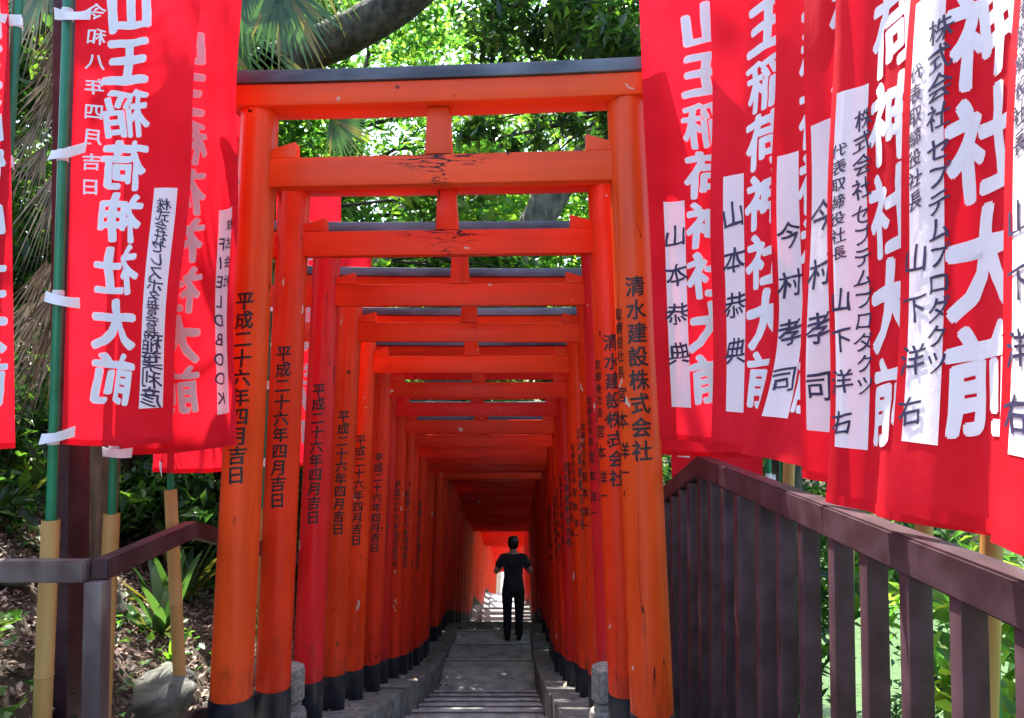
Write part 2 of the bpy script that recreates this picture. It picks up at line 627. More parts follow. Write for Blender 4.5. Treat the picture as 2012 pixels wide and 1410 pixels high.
def lintel_mesh(z0, z1, d0, d1, half, name, bev=0.008):
    """long beam whose ends rise a little; front and back faces lean from depth d0 at the foot to d1 at the top"""
    b = bmesh.new()
    n = 12
    rings = []
    for i in range(n + 1):
        x = -half + 2 * half * i / n
        u = beam_curve(x)
        rings.append([b.verts.new((x, -d0, z0 + u)), b.verts.new((x, -d1, z1 + u)), b.verts.new((x, d1, z1 + u)), b.verts.new((x, d0, z0 + u))])
    for A, B in zip(rings, rings[1:]):
        for k in range(4):
            b.faces.new((A[k], A[(k + 1) % 4], B[(k + 1) % 4], B[k]))
    b.faces.new(rings[0][::-1])
    b.faces.new(rings[-1])
    bmesh.ops.recalc_face_normals(b, faces=b.faces[:])
    if bev:
        es = [e for e in b.edges if e.calc_face_angle(0) > 0.5]
        bmesh.ops.bevel(b, geom=es, offset=bev, segments=2, affect='EDGES', profile=0.6)
    m = MB()
    m.bm(b)
    return m.mesh(name)


ME = {}
ME['pl'], ME['pr'] = post_mesh(-1), post_mesh(1)
ME['bl'], ME['br'] = sleeve_mesh(-1), sleeve_mesh(1)
ME['kasagi'] = lintel_mesh(Z_TOP - 0.004, 2.808, 0.088, 0.094, 1.16, 'top_beam')
ME['cap'] = lintel_mesh(2.810, 2.866, 0.108, 0.100, 1.20, 'beam_cap', 0.006)
b = MB()
b.box((0, 0, 2.4525), (2.24, 0.075, 0.125), 0.006)
ME['nuki'] = b.mesh('tie_beam')
ME['kasagi1'] = lintel_mesh(Z_TOP - 0.004, 2.808, 0.088, 0.094, 0.90, 'top_beam')
ME['cap1'] = lintel_mesh(2.810, 2.866, 0.108, 0.100, 0.915, 'beam_cap', 0.006)
b = MB()
b.box((0, 0, 2.4525), (1.70, 0.075, 0.125), 0.006)
ME['nuki1'] = b.mesh('tie_beam')
b = MB()
b.prism([(-0.056, 2.5175), (0.056, 2.5175), (0.046, Z_TOP - 0.006), (-0.046, Z_TOP - 0.006)], -0.033, 0.033, bev=0.004)
ME['strut'] = b.mesh('strut')
for k, s in (('wl', -1), ('wr', 1)):
    b = MB()
    xo = post_x(2.52) - PR + 0.012
    pts = [(s * xo, 2.517), (s * (xo - 0.105), 2.517), (s * (xo - 0.105), 2.585), (s * xo, 2.555)]
    b.prism(pts, -0.030, 0.030, bev=0.003)
    ME[k] = b.mesh('wedge')
for k, m in (('pl', 'post'), ('pr', 'post'), ('bl', 'black'), ('br', 'black'), ('kasagi', 'beam'), ('cap', 'cap'), ('nuki', 'tie'), ('kasagi1', 'beam'), ('cap1', 'cap'), ('nuki1', 'tie'), ('strut', 'post'), ('wl', 'beam'), ('wr', 'beam')):
    ME[k].materials.append(M[m])

# ------------------------------------------------------------------ brush lettering
GLYPH = {}


def glyph(ch, bold):
    key = (ch, bold)
    if key in GLYPH:
        return GLYPH[key]
    c = bpy.data.curves.new('glyph', 'FONT')
    c.body = ch
    c.offset = bold
    c.resolution_u = 3
    o = bpy.data.objects.new('glyph', c)
    me = o.to_mesh()
    v = [(p.co.x, p.co.y) for p in me.vertices]
    f = [tuple(p.vertices) for p in me.polygons]
    x0, x1 = min(p[0] for p in v), max(p[0] for p in v)
    cx = 0.5 if ord(ch) > 255 else (x0 + x1) / 2
    cy = 0.38 if ord(ch) > 255 else 0.36
    v = [(x - cx, y - cy) for x, y in v]
    o.to_mesh_clear()
    bpy.data.objects.remove(o)
    bpy.data.curves.remove(c)
    GLYPH[key] = (v, f)
    return GLYPH[key]


def text_bm(items, bold, step_u, step_v=None, rise=0.07, wob=0.02, seed=0, rough=0.0):
    """flat lettering: items are (character, centre u, centre v, width, height); laid down in a few shifted strokes for brush
    weight and cut into narrow strips so it can follow a surface (z keeps each stroke a hair above the last)"""
    rnd = random.Random(seed)
    out = bmesh.new()
    def strokes(v):
        if not bold:
            return [(0.0, 0.0)]
        k, bold_ = (8, bold) if bold > 0.029 else (5, bold)
        if k == 8:
            bold_ = 0.054 if len(v) < 40 else 0.040 if len(v) < 76 else 0.031
        return [(0.0, 0.0)] + [(bold_ * math.cos(2 * math.pi * j / k + .4), bold_ * 0.85 * math.sin(2 * math.pi * j / k + .4)) for j in range(k)]
    for ch, cu, cv, sw, sh in items:
        v, f = glyph(ch, 0.0)
        ph = rnd.uniform(0, 6)
        ti = rnd.uniform(-0.03, 0.03)
        for j, (ox, oy) in enumerate(strokes(v)):
            vv = []
            for x, y in v:
                y2 = y + (rise + ti) * x + wob * math.sin(7 * x + ph) * 0.6 + oy
                x2 = x - ti * y + wob * math.sin(6 * y + ph * 1.7) + ox
                vv.append(out.verts.new((cu + x2 * sw, cv + y2 * sh, 0.0001 * j)))
            for q in f:
                try:
                    out.faces.new([vv[i] for i in q])
                except ValueError:
                    pass
    if not out.verts:
        return out
    for ax, st in ((0, step_u), (1, step_v)):
        if not st:
            continue
        lo = min(v.co[ax] for v in out.verts)
        hi = max(v.co[ax] for v in out.verts)
        k = math.ceil(lo / st) * st
        while k < hi:
            p = Vector((0, 0, 0))
            p[ax] = k
            nrm = Vector((0, 0, 0))
            nrm[ax] = 1
            bmesh.ops.bisect_plane(out, geom=out.verts[:] + out.edges[:] + out.faces[:], dist=1e-6, plane_co=p, plane_no=nrm)
            k += st
    if rough:
        for v in out.verts:
            q = Vector((v.co.x * 26 + seed, v.co.y * 26, seed * 1.7))
            v.co.x += rough * noise.noise(q)
            v.co.y += rough * noise.noise(q + Vector((7.1, 3.3, 0)))
    return out


def text_mesh(name, items, bold, fn, step_u, step_v=None, **kw):
    t = text_bm(items, bold, step_u, step_v, **kw)
    for v in t.verts:
        v.co = fn(v.co.x, v.co.y, v.co.z)
    m = MB()
    m.bm(t)
    return m.mesh(name, smooth=False)


def on_post(sgn, turn):
    """wraps flat lettering round a post; turn rotates its middle from straight at the camera side towards the path"""
    def fn(u, z, e):
        a = -math.pi / 2 + turn + u / PR
        r = PR + 0.0048 + e - 0.008 * z / Z_TOP
        return (sgn * post_x(z) + r * math.cos(a), r * math.sin(a), z)
    return fn


DATE = '平成二十六年四月吉日'
ITEMS_L = [(c, 0, 1.90 - i * 0.0805, 0.080, 0.080) for i, c in enumerate(DATE)]
ITEMS_R = [(c, 0, 1.945 - i * 0.094, 0.084, 0.086) for i, c in enumerate('清水建設株式会社')]
ITEMS_R2 = [(c, 0, z, s, s * 1.05) for c, z, s in zip('取締役社長宮本洋一', (1.836, 1.779, 1.72, 1.665, 1.60, 1.51, 1.407, 1.284, 1.196), (.05, .05, .05, .05, .05, .066, .07, .07, .06))]
TL = text_mesh('lettering', ITEMS_L, 0.027, on_post(-1, 0.12), 0.012, seed=5)
TR = text_mesh('lettering', ITEMS_R, 0.024, on_post(1, -0.03), 0.012, seed=6)
TR2 = text_mesh('lettering', ITEMS_R2, 0.016, on_post(1, -1.06), 0.012, seed=7)
for t in (TL, TR, TR2):
    t.materials.append(M['ink'])

TY = [3.09, 3.70, 4.30, 4.87, 5.49, 6.10, 6.68, 7.28, 7.86, 8.40, 8.86, 9.24, 9.56, 9.86]
seg2 = [11.0 + 0.41 * i for i in range(22)]
seg3 = [20.05 + 0.43 * i for i in range(19)] + [28.6 + 0.85 * i for i in range(26)]
ORANGE = (0.84, 0.078, 0.010)
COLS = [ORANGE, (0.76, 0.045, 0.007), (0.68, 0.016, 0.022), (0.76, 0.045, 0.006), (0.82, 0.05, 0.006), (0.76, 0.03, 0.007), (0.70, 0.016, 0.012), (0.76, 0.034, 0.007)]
ORD = ['first', 'second', 'third', 'fourth', 'fifth', 'sixth', 'seventh', 'eighth', 'ninth', 'tenth', 'eleventh', 'twelfth', 'thirteenth', 'fourteenth']
LAB = [
    'foremost vermilion torii with grey weathered cap, standing at the head of the steps',
    'vermilion torii with deeply cracked tie beam, directly behind the foremost torii',
    'crimson-pink torii, third from the front, behind the torii with the round stone posts',
    'orange torii with a pale paint chip on its post, fourth from the front',
    'vermilion torii with sunlit cap, fifth from the front',
]
random.seed(11)


def torii(i, y, label, text, group):
    col = COLS[i] if i < len(COLS) else random.choice([(0.74, 0.026, 0.006), (0.70, 0.018, 0.010), (0.76, 0.034, 0.006)])  # deep gates redder: bounced red light in the tunnel put into the paint
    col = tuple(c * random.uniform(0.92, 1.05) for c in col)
    z = interp(KERB, y)
    t = empty('torii', (AX + (random.uniform(-.02, .02) if i else -0.01), y, z), label, 'torii gate', group)
    yaw = {0: 4.6, 1: 2.6, 2: 1.2}.get(i, random.uniform(-0.8, 0.9))
    t.rotation_euler = (random.uniform(-.004, .004), random.uniform(-.004, .004), R(-yaw))
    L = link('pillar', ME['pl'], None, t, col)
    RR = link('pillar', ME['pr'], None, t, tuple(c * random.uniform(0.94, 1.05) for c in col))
    link('pillar_base', ME['bl'], None, L)
    link('pillar_base', ME['br'], None, RR)
    if text:
        link('lettering', TL, None, L)
        link('lettering', TR, None, RR)
        link('lettering', TR2, None, RR)
    if i == 2:
        col = (0.78, 0.05, 0.014)
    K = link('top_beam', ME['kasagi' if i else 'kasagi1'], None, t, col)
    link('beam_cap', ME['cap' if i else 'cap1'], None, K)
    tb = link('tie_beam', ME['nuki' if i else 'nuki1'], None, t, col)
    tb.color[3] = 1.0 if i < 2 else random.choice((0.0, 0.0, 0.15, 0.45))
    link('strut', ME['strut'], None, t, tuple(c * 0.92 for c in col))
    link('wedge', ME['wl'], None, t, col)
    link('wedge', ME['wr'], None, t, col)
    return t


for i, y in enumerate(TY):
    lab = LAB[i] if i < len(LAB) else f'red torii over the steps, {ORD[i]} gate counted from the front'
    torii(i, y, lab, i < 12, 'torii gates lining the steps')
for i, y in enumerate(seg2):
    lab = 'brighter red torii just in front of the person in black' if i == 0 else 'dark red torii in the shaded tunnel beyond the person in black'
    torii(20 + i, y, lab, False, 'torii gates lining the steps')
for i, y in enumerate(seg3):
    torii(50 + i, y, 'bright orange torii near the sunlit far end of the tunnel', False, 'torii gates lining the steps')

# ------------------------------------------------------------------ nobori banners
MAIN = '山王稲荷神社大前'
DATE8 = '令和八年四月吉日'


def banner(label, pb, pt, fb, ft, face, strip=None, seed=0, curl=0.0, main=0.26, strip_s=0.065, pole_to=None, group='red shrine banners', fold=1.0, pole_line=None, pr=0.019, cw=0.18):
    """pb, pt: pole edge at hem and top; fb, ft: free edge at hem and top; face: the side the camera is on (a point)"""
    pb, pt, fb, ft = map(Vector, (pb, pt, fb, ft))
    W = (fb - pb).length
    H = (pt - pb).length
    rnd = random.Random(seed)
    du = (fb - pb).normalized()
    dv = (pt - pb).normalized()
    nrm = du.cross(dv).normalized()
    if nrm.dot(Vector(face) - pb) < 0:
        nrm = -nrm
    p1, p2, p3 = (rnd.uniform(0, 1) for _ in range(3))
    l1, l2 = rnd.uniform(0.19, 0.26), rnd.uniform(0.10, 0.14)

    def S(s, z, off=0.0):
        u, v = s / W, z / H
        p = (pb * (1 - u) + fb * u) * (1 - v) + (pt * (1 - u) + ft * u) * v
        uu = max(0.0, min(1.0, u))
        A = fold * (0.003 + 0.013 * math.sqrt(uu)) * (0.75 + 0.5 * (1 - v))
        d = A * (0.7 * math.sin(2 * math.pi * (s / l1 + p1 + 0.10 * z)) + 0.3 * math.sin(2 * math.pi * (s / l2 + p2 - 0.22 * z)))
        d += fold * 0.010 * math.sin(2 * math.pi * (z / 0.9 + p3 + 0.8 * s)) * uu
        if curl and z < 0.5:
            k = (1 - z / 0.5) ** 2 * uu
            d += curl * k
            p = p + Vector((0, 0, 0.25 * curl * k)) + du * (0.5 * abs(curl) * k)
        dz = -0.012 * math.sin(math.pi * uu) * (1 - v) ** 8
        return p + nrm * (d + off) + Vector((0, 0, dz))

    root = empty('nobori_banner', (0, 0, 0), label, 'banner', group)
    kids = []
    nu, nv = int(W / 0.013), int(H / 0.05)
    m = MB()
    m.add([S(W * i / nu, H * j / nv) for j in range(nv + 1) for i in range(nu + 1)],
          [(j * (nu + 1) + i, j * (nu + 1) + i + 1, (j + 1) * (nu + 1) + i + 1, (j + 1) * (nu + 1) + i) for j in range(nv) for i in range(nu)])
    cl = m.build('cloth', M['red'], root, sharp=180)
    kids.append(cl)
    items = [(c, main, 1.60 - 0.197 * k, -cw, 0.19) for k, c in enumerate(MAIN)]
    items = [(c, u, v + 0.02, sw, sh) for c, u, v, sw, sh in items if v < H - 0.05]
    link('lettering', text_mesh('lettering', items, 0.030, lambda u, v, e: S(u, v, 0.0014 + e), 0.013, 0.03, rise=0.09, wob=0.03, seed=seed, rough=0.003), M['white'], cl)
    di = [(c, 0.075, 1.62 - 0.095 * k, -0.062, 0.065) for k, c in enumerate(DATE8)]
    link('date_lettering', text_mesh('date_lettering', di, 0.02, lambda u, v, e: S(u, v, 0.0014 + e), 0.013, rise=0.06, seed=seed + 1), M['white'], cl)
    sc = W - strip_s
    a, c2 = sc - 0.036, sc + 0.036
    q = MB()
    ni, nj = 6, 26
    q.add([S(a + (c2 - a) * i / ni, 0.128 + 0.81 * j / nj, 0.0014) for j in range(nj + 1) for i in range(ni + 1)],
          [(j * (ni + 1) + i, j * (ni + 1) + i + 1, (j + 1) * (ni + 1) + i + 1, (j + 1) * (ni + 1) + i) for j in range(nj) for i in range(ni)])
    q.build('name_strip', M['white'], cl, sharp=180)
    if strip:
        it = []
        for chars, off, z0, pitch, size in strip:
            for k, ch in enumerate(chars):
                if ch != ' ':
                    it.append((ch, sc + off, z0 - pitch * k, -size, size * 1.1))
        link('handwriting', text_mesh('handwriting', it, 0.010, lambda u, v, e: S(u, v, 0.0028 + e), 0.012, 0.02, rise=0.16, wob=0.04, seed=seed + 2, rough=0.004), M['brush'], cl)
    hm = MB()
    hn = 30
    hm.add([S(W * i / hn, zz, 0.0022) for zz in (0.0, 0.022) for i in range(hn + 1)], [(i, i + 1, i + hn + 2, i + hn + 1) for i in range(hn)])
    hm.build('hem', M['red'], cl, sharp=180)
    # pole just outside the pole edge
    out = -du * (pr + 0.018)
    lo = pole_to if pole_to is not None else 0.75
    c0, pd = pb + out, dv
    if pole_line:
        c0 = Vector(pole_line[0])
        pd = (Vector(pole_line[1]) - c0).normalized()
    base = c0 - pd * ((c0.z - lo) / pd.z)
    m = MB()
    m.tube([base, c0, c0 + pd * H, c0 + pd * (H + 0.25)], pr, 16)
    kids.append(m.build('pole', M['green'], root))
    for k, zz in enumerate((0.02, 0.55, 1.08, 1.62)):
        m = MB()
        c = c0 + pd * zz
        tl = rnd.uniform(-0.35, 0.35)
        q1 = nrm * math.cos(tl * 0.3)
        ring = []
        for j in range(13):
            an = 2 * math.pi * j / 12
            ring.append(c + (q1 * math.sin(an) + du * math.cos(an)) * (pr + 0.003))
        vs = [p - dv * 0.022 for p in ring] + [p + dv * 0.022 for p in ring]
        m.add(vs, [(j, j + 1, j + 14, j + 13) for j in range(12)])
        t0, t1 = c - du * (pr + .02) + nrm * (pr + 0.004), S(0.06, zz + 0.004, 0.006) - dv * tl * 0.1
        h = dv * 0.020 + du * 0.003
        sag = rnd.uniform(0.004, 0.014)
        mids = []
        for j in range(8):
            t = j / 7
            wv = math.sin(math.pi * t)
            mids.append((t0.lerp(t1, t) + nrm * (0.010 * wv) - dv * (sag * wv), h * (1 - 0.22 * wv * rnd.uniform(.4, 1)) + nrm * (0.006 * math.sin(5 * t + tl * 9))))
        for side in (1, -1):
            m.add([p + hh - nrm * (0.0 if side > 0 else .0015) for p, hh in mids] + [p - hh - nrm * (0.0 if side > 0 else .0015) for p, hh in mids],
                  [(j, j + 1, j + 9, j + 8)[::side] for j in range(7)])
        kids.append(m.build('strap', M['white'], root))
    place(root, kids, base)
    return root, base, pd


def stake(label, top, direction, zlow, r=0.031, group='bamboo stakes holding the banner poles'):
    """hollow bamboo with node rings; the green pole stands in its open top"""
    d = Vector(direction).normalized()
    top = Vector(top)
    L = (top.z - zlow) / d.z
    m = MB()
    ts, rs = [0.0], [r]
    nodes = [0.16 + 0.40 * k + random.uniform(-.03, .03) for k in range(int(L / 0.4) + 1)]
    for nd in nodes:
        if nd < L - 0.02:
            ts += [nd - 0.012, nd - 0.004, nd, nd + 0.004, nd + 0.012]
            rs += [r, r * 1.05, r * 0.97, r * 1.06, r]
    ts.append(L)
    rs.append(r * 1.04)
    m.tube([top - d * t for t in ts], rs, 18, cap=False)
    m.tube([top, top - d * 0.12], [r * 0.86, r * 0.8], 18, cap=False)
    a = len(m.v)
    o = m.build('bamboo_stake', M['bamboo'])
    base = top - d * L
    for v in o.data.vertices:
        v.co -= base
    o.location = base
    tag(o, label, 'bamboo stake', group)
    return o


CAMP = (0, 0, EYE)
# ---- left row, seen from behind so that the print reads backwards
A_STRIP = [('株式会社', 0.0, 0.875, 0.042, 0.046), ('セレスポ', 0.0, 0.715, 0.048, 0.052), ('名誉会長', 0.0, 0.53, 0.042, 0.044), ('稲葉利彦', 0.0, 0.365, 0.066, 0.066)]
B_STRIP = [('株式会社', 0.022, 0.87, 0.075, 0.046), ('FIELDBOOK', -0.018, 0.80, 0.076, 0.062)]
random.seed(21)
LEFT = [
    # label, depth, pole edge x at top / hem, free-edge x at top / hem, strip text, main, strip, pole radius
    ('red banner with reversed print on the green pole beside the purple post', 2.74, (150, 0), (122, 872), (392, 0), (327, 868), A_STRIP, 0.19, 0.078, 0.0175),
    ('red banner with FIELDBOOK name strip, between the purple post and the foremost torii', 2.99, (268, 0), (238, 893), (476, 0), (464, 873), B_STRIP, 0.265, 0.07, 0.0165),
    ('red banner half hidden behind the FIELDBOOK banner, its hem hanging lower', 3.80, (330, 300), (299, 927), (520, 300), (478, 922), None, .24, .08, 0.017),
]
for k, (lab, Y, t, h, ft, fh, st, mn, ss, prd) in enumerate(LEFT):
    pbm, fbm = px(h[0], h[1], Y), px(fh[0], fh[1], Y - 0.06 - .05 * k)
    pdir = (px(t[0], t[1], Y) - pbm).normalized()
    fdir = (px(ft[0], ft[1], Y - 0.06 - .05 * k) - fbm).normalized()
    r_, bs_, dv_ = banner(lab, pbm, pbm + pdir * 1.95, fbm, fbm + fdir * 1.95, CAMP, st, seed=31 + k, main=mn, strip_s=ss, pole_to=0.9, pr=prd, fold=1.35,
                          pole_line=None if k < 2 else (px(337, 880, 3.84), px(352, 300, 3.84)))
    stake(['thick bamboo stake crossing behind the corner of the left handrail', 'bamboo stake close behind the handrail corner post', 'bamboo stake beside the rocks, left of the foremost torii'][k],
          bs_ + dv_ * ((1.11 - .02 * k - bs_.z) / dv_.z), dv_ + Vector((0.012 if k < 2 else -.075, 0, 0)), ground_z(bs_.x, bs_.y) - 0.1, 0.031)
# far-left banner: pole on its right, so the print reads forwards
pbm, fbm = px(30, 880, 2.72), px(-215, 880, 2.75)
pdir = (px(16, 0, 2.72) - pbm).normalized()
r_, bs_, dv_ = banner('red banner cut by the picture edge, left of the palm and purple post', pbm, pbm + pdir * 1.95, fbm, fbm + pdir * 1.95, CAMP, A_STRIP, seed=40, main=0.115, strip_s=0.1, pole_to=0.9,
                      pole_line=(px(-22, 880, 2.77), px(35, 0, 2.77)))
stake('bamboo stake under the outermost banner by the palm', bs_ + dv_ * 0.2, dv_ + Vector((.0, 0, 0)), -0.3)
# further banners along the left side of the tunnel
for k, (x, Y, lab) in enumerate([(522, 5.1, 'red banner glimpsed between the first and second left pillars'), (612, 6.3, 'red banner glimpsed behind the second torii pillar'), (668, 7.6, 'red banner on the left beyond the third torii'), (715, 9.2, 'red banner on the left beyond the fourth torii')]):
    zb = 1.36 - 0.31 * max(0, Y - 3.4) * 0.55
    X = (x - CX) / F * Y
    r_, bs_, dv_ = banner(lab, (X + .04, Y, zb), (X + .06, Y, zb + 1.95), (X + 0.50, Y - 0.05, zb), (X + 0.52, Y - .05, zb + 1.95), CAMP, None, seed=50 + k, main=0.22, strip_s=0.08, pole_to=zb - .45)
    stake(['bamboo stake between the first and second left pillars', 'bamboo stake behind the second left pillar', 'bamboo stake on the bank beyond the third torii', 'bamboo stake on the bank beyond the fourth torii'][k], bs_ + dv_ * .15, dv_, ground_z(bs_.x, bs_.y) - 0.1)
# ---- right row along the fence
YM = [('山本恭典', 0.0, 0.80, 0.155, 0.085)]
IM = [('今村孝司', 0.0, 0.69, 0.148, 0.078)]
YS = [('株式会社', 0.028, 0.86, 0.052, 0.045), ('セプテムプロダクツ', 0.026, 0.645, 0.047, 0.042), ('代表取締役社長', -0.022, 0.80, 0.039, 0.032), ('山下洋右', -0.022, 0.46, 0.092, 0.052)]
YS = [(a, -b_, c, d, e) for a, b_, c, d, e in YS]
RIGHT = [
    # label, free-edge depth, free-edge x at top and hem, hem y at the free edge, run (dX, dY) to the pole, strip, curl
    ('red banner hanging beside the right pillar of the foremost torii', 2.90, 1256, 1297, 862, (0.42, -0.14), YM, 0),
    ('red banner with fully readable white characters, second along the fence from the torii', 2.58, 1398, 1400, 878, (0.29, -0.34), YM, 0),
    ('red banner with its hem blown up over the fence rail', 2.28, 1525, 1524, 905, (0.20, -0.41), IM, 0.08),
    ('narrow-looking red banner pressed between the blown-up one and the wide one', 1.97, 1584, 1583, 938, (0.19, -0.42), IM, 0),
    ('red banner with dense two-column name strip, hem touching the fence rail', 1.70, 1643, 1628, 985, (0.18, -0.43), YS, 0),
    ('large near red banner with long two-column name strip', 1.37, 1790, 1754, 1000, (0.17, -0.43), YS, 0),
    ('red banner cut by the picture edge, nearest along the fence', 1.06, 1985, 1938, 1065, (0.16, -0.43), YS, 0),
    ('unseen red banner added to shade the fence just outside the picture edge', 0.70, 2460, 2440, 1220, (0.14, -0.43), None, 0),  # added out of view to keep light off the fence bars
    ('unseen red banner added to shade the fence beside the camera', 0.40, 3560, 3540, 1520, (0.14, -0.43), None, 0),  # likewise added out of view as a light blocker
]
for k, (lab, Y, xt, xh, yh, run, st, curl) in enumerate(RIGHT):
    fbm = px(xh, yh, Y)
    top = px(xt, 0, Y)
    fdir = (top - fbm).normalized()
    pbm = fbm + Vector((run[0], run[1], 0.0))
    H = 1.95
    r_, bs_, dv_ = banner(lab, pbm, pbm + Vector((0.02, 0, 1)).normalized() * H, fbm, fbm + fdir * H, CAMP, st, seed=70 + k, curl=curl, main=0.30 if k > 1 else 0.235, strip_s=0.056 if k > 1 else 0.085, pole_to=0.75, fold=0.85 if k else 1.5, pr=0.014, cw=0.132 if k > 1 else 0.17)
    stake(['bamboo stake behind the fence by the torii', 'thin bamboo stake in a gap of the fence bars', 'bamboo stake standing clear in a wide gap of the fence bars', 'bamboo stake hidden low behind the fence bars', 'bamboo stake behind the near fence bars', 'bamboo stake below the large near banner', 'bamboo stake under the banner at the picture edge', 'bamboo stake of the added banner just outside the picture edge', 'bamboo stake of the added banner beside the camera'][k],
          bs_ + dv_ * 0.60, dv_ + Vector((0.03, 0, 0)), ground_z(bs_.x, bs_.y) - 0.1, 0.021)
# banners further down the right side, beyond the foremost torii
for k, (x, Y, lab) in enumerate([(1282, 3.30, 'red banner squeezed between the foremost torii pillar and the fence banners'), (1318, 4.4, 'red banner down the slope behind the right handrail bend'), (1330, 5.3, 'red banner further down the slope behind the right fence')]):
    zb = 1.37 - 0.22 * max(0, Y - 3.0)
    X = (x - CX) / F * Y
    r_, bs_, dv_ = banner(lab, (X + 0.5, Y - .12, zb), (X + .5, Y - .12, zb + 1.95), (X, Y, zb), (X - .03, Y, zb + 1.95), CAMP, YM, seed=90 + k, main=0.26, strip_s=0.07, pole_to=zb - .6, pr=.015)
    stake(['bamboo stake just past the right handrail bend', 'bamboo stake down the right slope', 'bamboo stake furthest down the right slope'][k], bs_ + dv_ * .2, dv_, ground_z(bs_.x, bs_.y) - 0.1, 0.022)

# ------------------------------------------------------------------ handrails and post
RX = 0.80


def sq_bar(m, pts, wx, wz):
    """bar of rectangular section along points lying in a plane of constant x, mitred at the bends"""
    vs, fs = [], []
    P = [Vector(p) for p in pts]
    for i, p in enumerate(P):
        a = (p - P[i - 1]).normalized() if i else None
        c = (P[i + 1] - p).normalized() if i < len(P) - 1 else None
        d = ((a or c) + (c or a)).normalized()
        k = 1 / max(0.5, d.dot(c or a))
        side = Vector((1, 0, 0))
        if abs(d.x) > 0.9:
            side = Vector((0, 1, 0))
        up = side.cross(d).normalized()
        if up.z < 0:
            up = -up
        sd = d.cross(up).normalized()
        for sx, sz in ((-1, -1), (1, -1), (1, 1), (-1, 1)):
            vs.append(p + sd * sx * wx / 2 + up * sz * wz / 2 * k)
    n = len(P)
    for i in range(n - 1):
        for k in range(4):
            a, b_ = i * 4 + k, i * 4 + (k + 1) % 4
            fs.append((a, b_, b_ + 4, a + 4))
    fs += [(3, 2, 1, 0), tuple((n - 1) * 4 + k for k in range(4))]
    b2 = bmesh.new()
    bv = [b2.verts.new(v) for v in vs]
    for f in fs:
        b2.faces.new([bv[i] for i in f])
    bmesh.ops.recalc_face_normals(b2, faces=b2.faces[:])
    bmesh.ops.bevel(b2, geom=[e for e in b2.edges if e.calc_face_angle(0) > 0.6], offset=0.005, segments=2, affect='EDGES')
    m.bm(b2)


rail_top = 1.3
fence = empty('steel_fence', (0, 0, 0), 'maroon steel bar fence with level handrail bending down beside the right pillar', 'fence')
kids = []
m = MB()
zc = rail_top - 0.04
sq_bar(m, [(RX + .025, -0.6, zc - .004), (RX + .025, 3.20, zc), (RX + .025, 7.2, zc - 4.0 * 0.31)], 0.062, 0.08)
kids.append(m.build('handrail', M['rail'], fence))
m = MB()
sq_bar(m, [(RX + .025, 2.4, -0.06 + .2), (RX + .025, 3.2, -0.2 + .2), (RX + .025, 7.2, -0.2 - 4.0 * .31 + .2)], 0.04, 0.04)
kids.append(m.build('bottom_rail', M['rail'], fence))
bars = [0.30 + 0.175 * i for i in range(9)] + [1.87, 2.07, 2.245, 2.42, 2.625, 2.82, 3.0, 3.17] + [3.36 + 0.18 * i for i in range(20)]
for y in bars:
    wide = abs(y - 2.625) < .01
    w_ = 0.072 if wide else 0.050 if y < 2.3 else 0.058
    zt = (rail_top - 0.081) if y < 3.2 else rail_top - 0.082 - (y - 3.2) * 0.31
    zb_ = min(interp(KERB, y) - 0.2, 0.0)
    m = MB()
    m.box((RX + .025, y, (zt + zb_) / 2), (w_, w_ * 0.75, zt - zb_), 0.004)
    kids.append(m.build('post' if wide else 'baluster', M['rail'], fence))
place(fence, kids, (RX, 1.5, 0))

LX = -1.325
lrail = empty('handrail', (0, 0, 0), 'maroon steel handrail turning a corner left of the foremost torii', 'handrail')
kids = []
zl = 1.6 - 0.555 - 0.032
m = MB()
sq_bar(m, [(LX, 2.395, zl), (LX, 3.07, zl), (LX, 7.5, zl - 4.43 * .31)], 0.06, 0.064)
kids.append(m.build('top_rail', M['rail'], lrail))
m = MB()
sq_bar(m, [(LX - 2.4, 2.392, zl - .0012), (LX - 0.033, 2.392, zl - .0012)], 0.056, 0.066)
kids.append(m.build('top_rail', M['scuff_sheen'], lrail))
m = MB()
m.box((LX - 0.003, 2.392, (zl - 0.034 - 0.1) / 2), (0.058, 0.060, zl - 0.034 + 0.1), 0.004)
kids.append(m.build('corner_post', M['scuff_sheen'], lrail))  # scuffs, with the gloss on its open face put into a paler colour
m = MB()
sq_bar(m, [(LX, 2.43, 0.24), (LX, 3.10, 0.24), (LX, 7.5, 0.24 - 4.4 * .31)], 0.045, 0.045)
kids.append(m.build('lower_rail', M['rail'], lrail))
for y in (4.3, 5.6, 6.9):
    m = MB()
    zt = zl - (y - 3.07) * .31 - .034
    m.box((LX, y, zt - 0.6), (0.05, 0.05, 1.2), 0.004)
    kids.append(m.build('post', M['rail'], lrail))
place(lrail, kids, (LX, 2.4, 0))

m = MB()
m.box((0, 0, 2.6), (0.078, 0.15, 5.6), 0.004)
o = m.build('steel_post', M['rail'])
o.location = (-1.80, 3.05, ground_z(-1.785, 3.02) - 0.1)
o.rotation_euler = (0, R(-0.9), 0)
tag(o, 'tall purple-brown flat steel post rising beside the palm', 'post')

